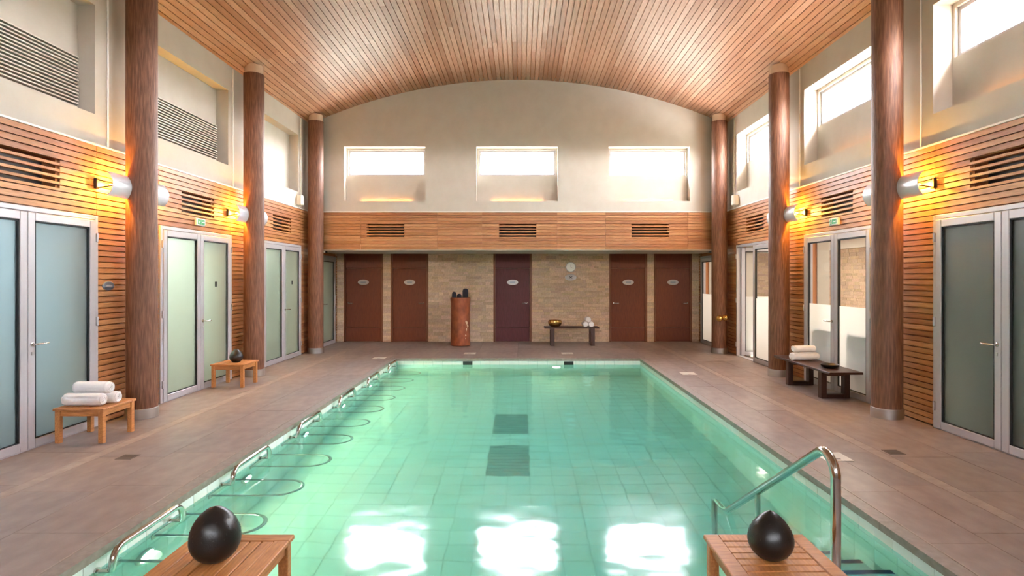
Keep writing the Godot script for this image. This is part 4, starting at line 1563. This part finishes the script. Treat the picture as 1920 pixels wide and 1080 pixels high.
func make_bench(label: String, at: Vector3, turn: float, ln: float, h: float, inset0: float, inset1: float) -> void:
	# length along local x
	var o := thing("dark_bench", label, "bench", at, turn, "dark wooden box-leg benches")
	cbox_part(o, "top", Vector3(-ln / 2, h - 0.032, -0.23), Vector3(ln / 2, h, 0.23), 0.004, M.dark_wood)
	for x in [-ln / 2 + inset0, ln / 2 - inset1]:
		var f := MB.new()
		f.cbox(Vector3(x - 0.05, 0.0, -0.2), Vector3(x + 0.05, h - 0.033, -0.125), 0.003)
		f.cbox(Vector3(x - 0.05, 0.0, 0.125), Vector3(x + 0.05, h - 0.033, 0.2), 0.003)
		f.cbox(Vector3(x - 0.05, 0.0, -0.125), Vector3(x + 0.05, 0.06, 0.125), 0.003)
		f.cbox(Vector3(x - 0.05, h - 0.09, -0.125), Vector3(x + 0.05, h - 0.033, 0.125), 0.003)
		part(o, "leg_frame", f.mesh(), M.dark_wood)

func build_furniture() -> void:
	# stools
	make_stool("teak stool at the pool edge under the smooth round-topped egg lantern", Vector3(-1.44, 0, -2.80), 0)
	make_stool("teak stool at the pool edge beside the steel handrail", Vector3(1.21, 0, -2.80), 90)
	make_stool("teak stool carrying three rolled towels in front of the blue-grey doors", Vector3(-4.52, 0, -6.24), 0)
	make_stool("teak stool with a black lantern in front of the pale green doors", Vector3(-4.52, 0, -9.27), 0)
	# lanterns
	make_egg("large black pierced egg lantern with rounded top on the stool below the grab rails", Vector3(-1.455, 0.36, -2.79), 0.114, 0.252, 0.35, 10)
	make_egg("black pierced egg lantern with a pointed top on the stool beside the handrail", Vector3(1.195, 0.36, -2.81), 0.105, 0.225, 0.9, 40)
	make_egg("small black pointed lantern on the stool in front of the pale green doors", Vector3(-4.50, 0.36, -9.27), 0.1, 0.215, 1.0, 70)
	# towels on the stool
	var tg := "rolled towels on the stool by the blue-grey doors"
	make_towel("white rolled towel lying in front under the other roll on the stool", Vector3(-4.56, 0.36, -6.13), 0, 0.068, 0.40, 0.97, tg, 0.6)
	make_towel("white rolled towel lying behind the front roll on the stool", Vector3(-4.50, 0.36, -6.27), 0, 0.066, 0.40, 0.97, tg, 2.1)
	make_towel("white rolled towel lying on top of the two others on the stool", Vector3(-4.52, 0.475, -6.20), 0, 0.066, 0.37, 0.97, tg, 4.0)
	# dark bench on the side deck
	make_bench("dark wooden bench with box legs in front of the lit glass doors", Vector3(4.41, 0, -8.83), -90, 1.76, 0.41, 0.42, 0.32)
	make_towel("thick cream rolled towel lying flat on the dark bench by the lit doors", Vector3(4.40, 0.41, -9.12), 8, 0.088, 0.42, 0.72, "towels on the side bench", 0.9)
	make_towel("folded cream towel lying on top of the thick roll on the dark bench", Vector3(4.40, 0.535, -9.14), 5, 0.072, 0.34, 0.75, "towels on the side bench", 2.6)
	var db := MB.new()
	db.lathe([Vector2(0.0, 0.0), Vector2(0.07, 0.0), Vector2(0.11, 0.02), Vector2(0.125, 0.05), Vector2(0.118, 0.055), Vector2(0.10, 0.028), Vector2(0.0, 0.012)], 24)
	solo("dark_bowl", db.mesh(), M.black_ceramic, "small shallow black bowl on the dark bench by the lit doors", "bowl").position = Vector3(4.40, 0.41, -8.36)
	# bench on the stone wall
	make_bench("long dark wooden bench against the stone wall below the clock", Vector3(1.26, 0, -14.75), 0, 1.36, 0.46, 0.2, 0.16)
	var gb := MB.new()
	gb.lathe([Vector2(0.0, 0.0), Vector2(0.09, 0.0), Vector2(0.14, 0.03), Vector2(0.175, 0.09), Vector2(0.17, 0.15), Vector2(0.155, 0.17), Vector2(0.148, 0.168), Vector2(0.16, 0.145), Vector2(0.165, 0.09), Vector2(0.13, 0.04), Vector2(0.0, 0.02)], 28)
	solo("metal_bowl", gb.mesh(), M.brass, "large shiny bronze bowl on the bench below the clock", "bowl").position = Vector3(0.85, 0.46, -14.72)
	var bg := "small rolled towels on the bench below the clock"
	make_towel("small white towel roll in the bottom row on the clock bench, nearer the bowl", Vector3(1.60, 0.46, -14.72), 90, 0.072, 0.3, 0.97, bg, 0.3)
	make_towel("small white towel roll in the bottom row on the clock bench, at its end", Vector3(1.75, 0.46, -14.72), 90, 0.072, 0.3, 0.97, bg, 1.3)
	make_towel("small white rolled towel on top of the pair on the bench below the clock", Vector3(1.675, 0.585, -14.72), 90, 0.07, 0.3, 0.97, bg, 2.3)
	# tall pot
	var pot := thing("tall_pot", "tall rust-brown cylindrical pot standing before the stone wall", "pot", Vector3(-1.52, 0, -14.7))
	var pm := MB.new()
	var fn := FastNoiseLite.new()
	fn.seed = 77
	fn.frequency = 0.8
	pm.lathe([Vector2(0.0, 0.0), Vector2(0.235, 0.0), Vector2(0.245, 0.02), Vector2(0.24, 0.3), Vector2(0.235, 0.7), Vector2(0.24, 1.05), Vector2(0.252, 1.12), Vector2(0.255, 1.185), Vector2(0.245, 1.2), Vector2(0.232, 1.19), Vector2(0.225, 1.1), Vector2(0.22, 0.6), Vector2(0.0, 0.58)], 32, Vector3.ZERO, fn, 0.03, 2.0, 1.5)
	part(pot, "body", pm.mesh(), M.rust)
	var ch := MB.new()
	for k in 9:
		var a := PI / 2 - 0.75 + rng.randf_range(-0.16, 0.16)
		var yy := 0.5 + rng.randf_range(-0.12, 0.16) - (0.2 if k > 6 else 0.0)
		var e := Vector3(cos(a), 0, sin(a))
		var tt := Vector3(-sin(a), 0, cos(a))
		var ww := rng.randf_range(0.012, 0.035)
		var hh := rng.randf_range(0.012, 0.05)
		var c := e * 0.2455 + Vector3(0, yy, 0)
		ch.tri(c - tt * ww, c + tt * ww * 0.8 + Vector3(0, hh * 0.4, 0), c + Vector3(0, hh, 0), e, e, e)
		ch.tri(c - tt * ww, c + tt * ww * 0.8 + Vector3(0, hh * 0.4, 0), c - Vector3(0, hh, 0), e, e, e)
	part(pot, "chipped_patch", ch.mesh(), M.chipped).set_meta("label", "pale chipped patch on the pot")
	for a in [[Vector3(-0.14, 0.6, 0.0), Vector3(-0.155, 1.34, 0.02), 0.055, "dark rolled mat leaning on the rim of the rust pot"], [Vector3(-0.02, 0.6, 0.02), Vector3(-0.025, 1.29, 0.03), 0.06, "short dark rolled mat in the middle of the rust pot"], [Vector3(0.11, 0.6, 0.0), Vector3(0.125, 1.42, 0.0), 0.072, "tallest dark rolled mat standing in the rust pot"]]:
		var mm := MB.new()
		mm.tube([a[0], a[1] - Vector3(0, 0.07, 0), a[1] - Vector3(0, 0.03, 0), a[1] - Vector3(0, 0.008, 0), a[1]], [a[2], a[2], a[2] * 0.88, a[2] * 0.6, a[2] * 0.3], 14)
		var o := solo("rolled_mat", mm.mesh(), M.navy, a[3], "mat", "dark mats in the rust pot")
		o.position = Vector3(-1.52, 0, -14.7)
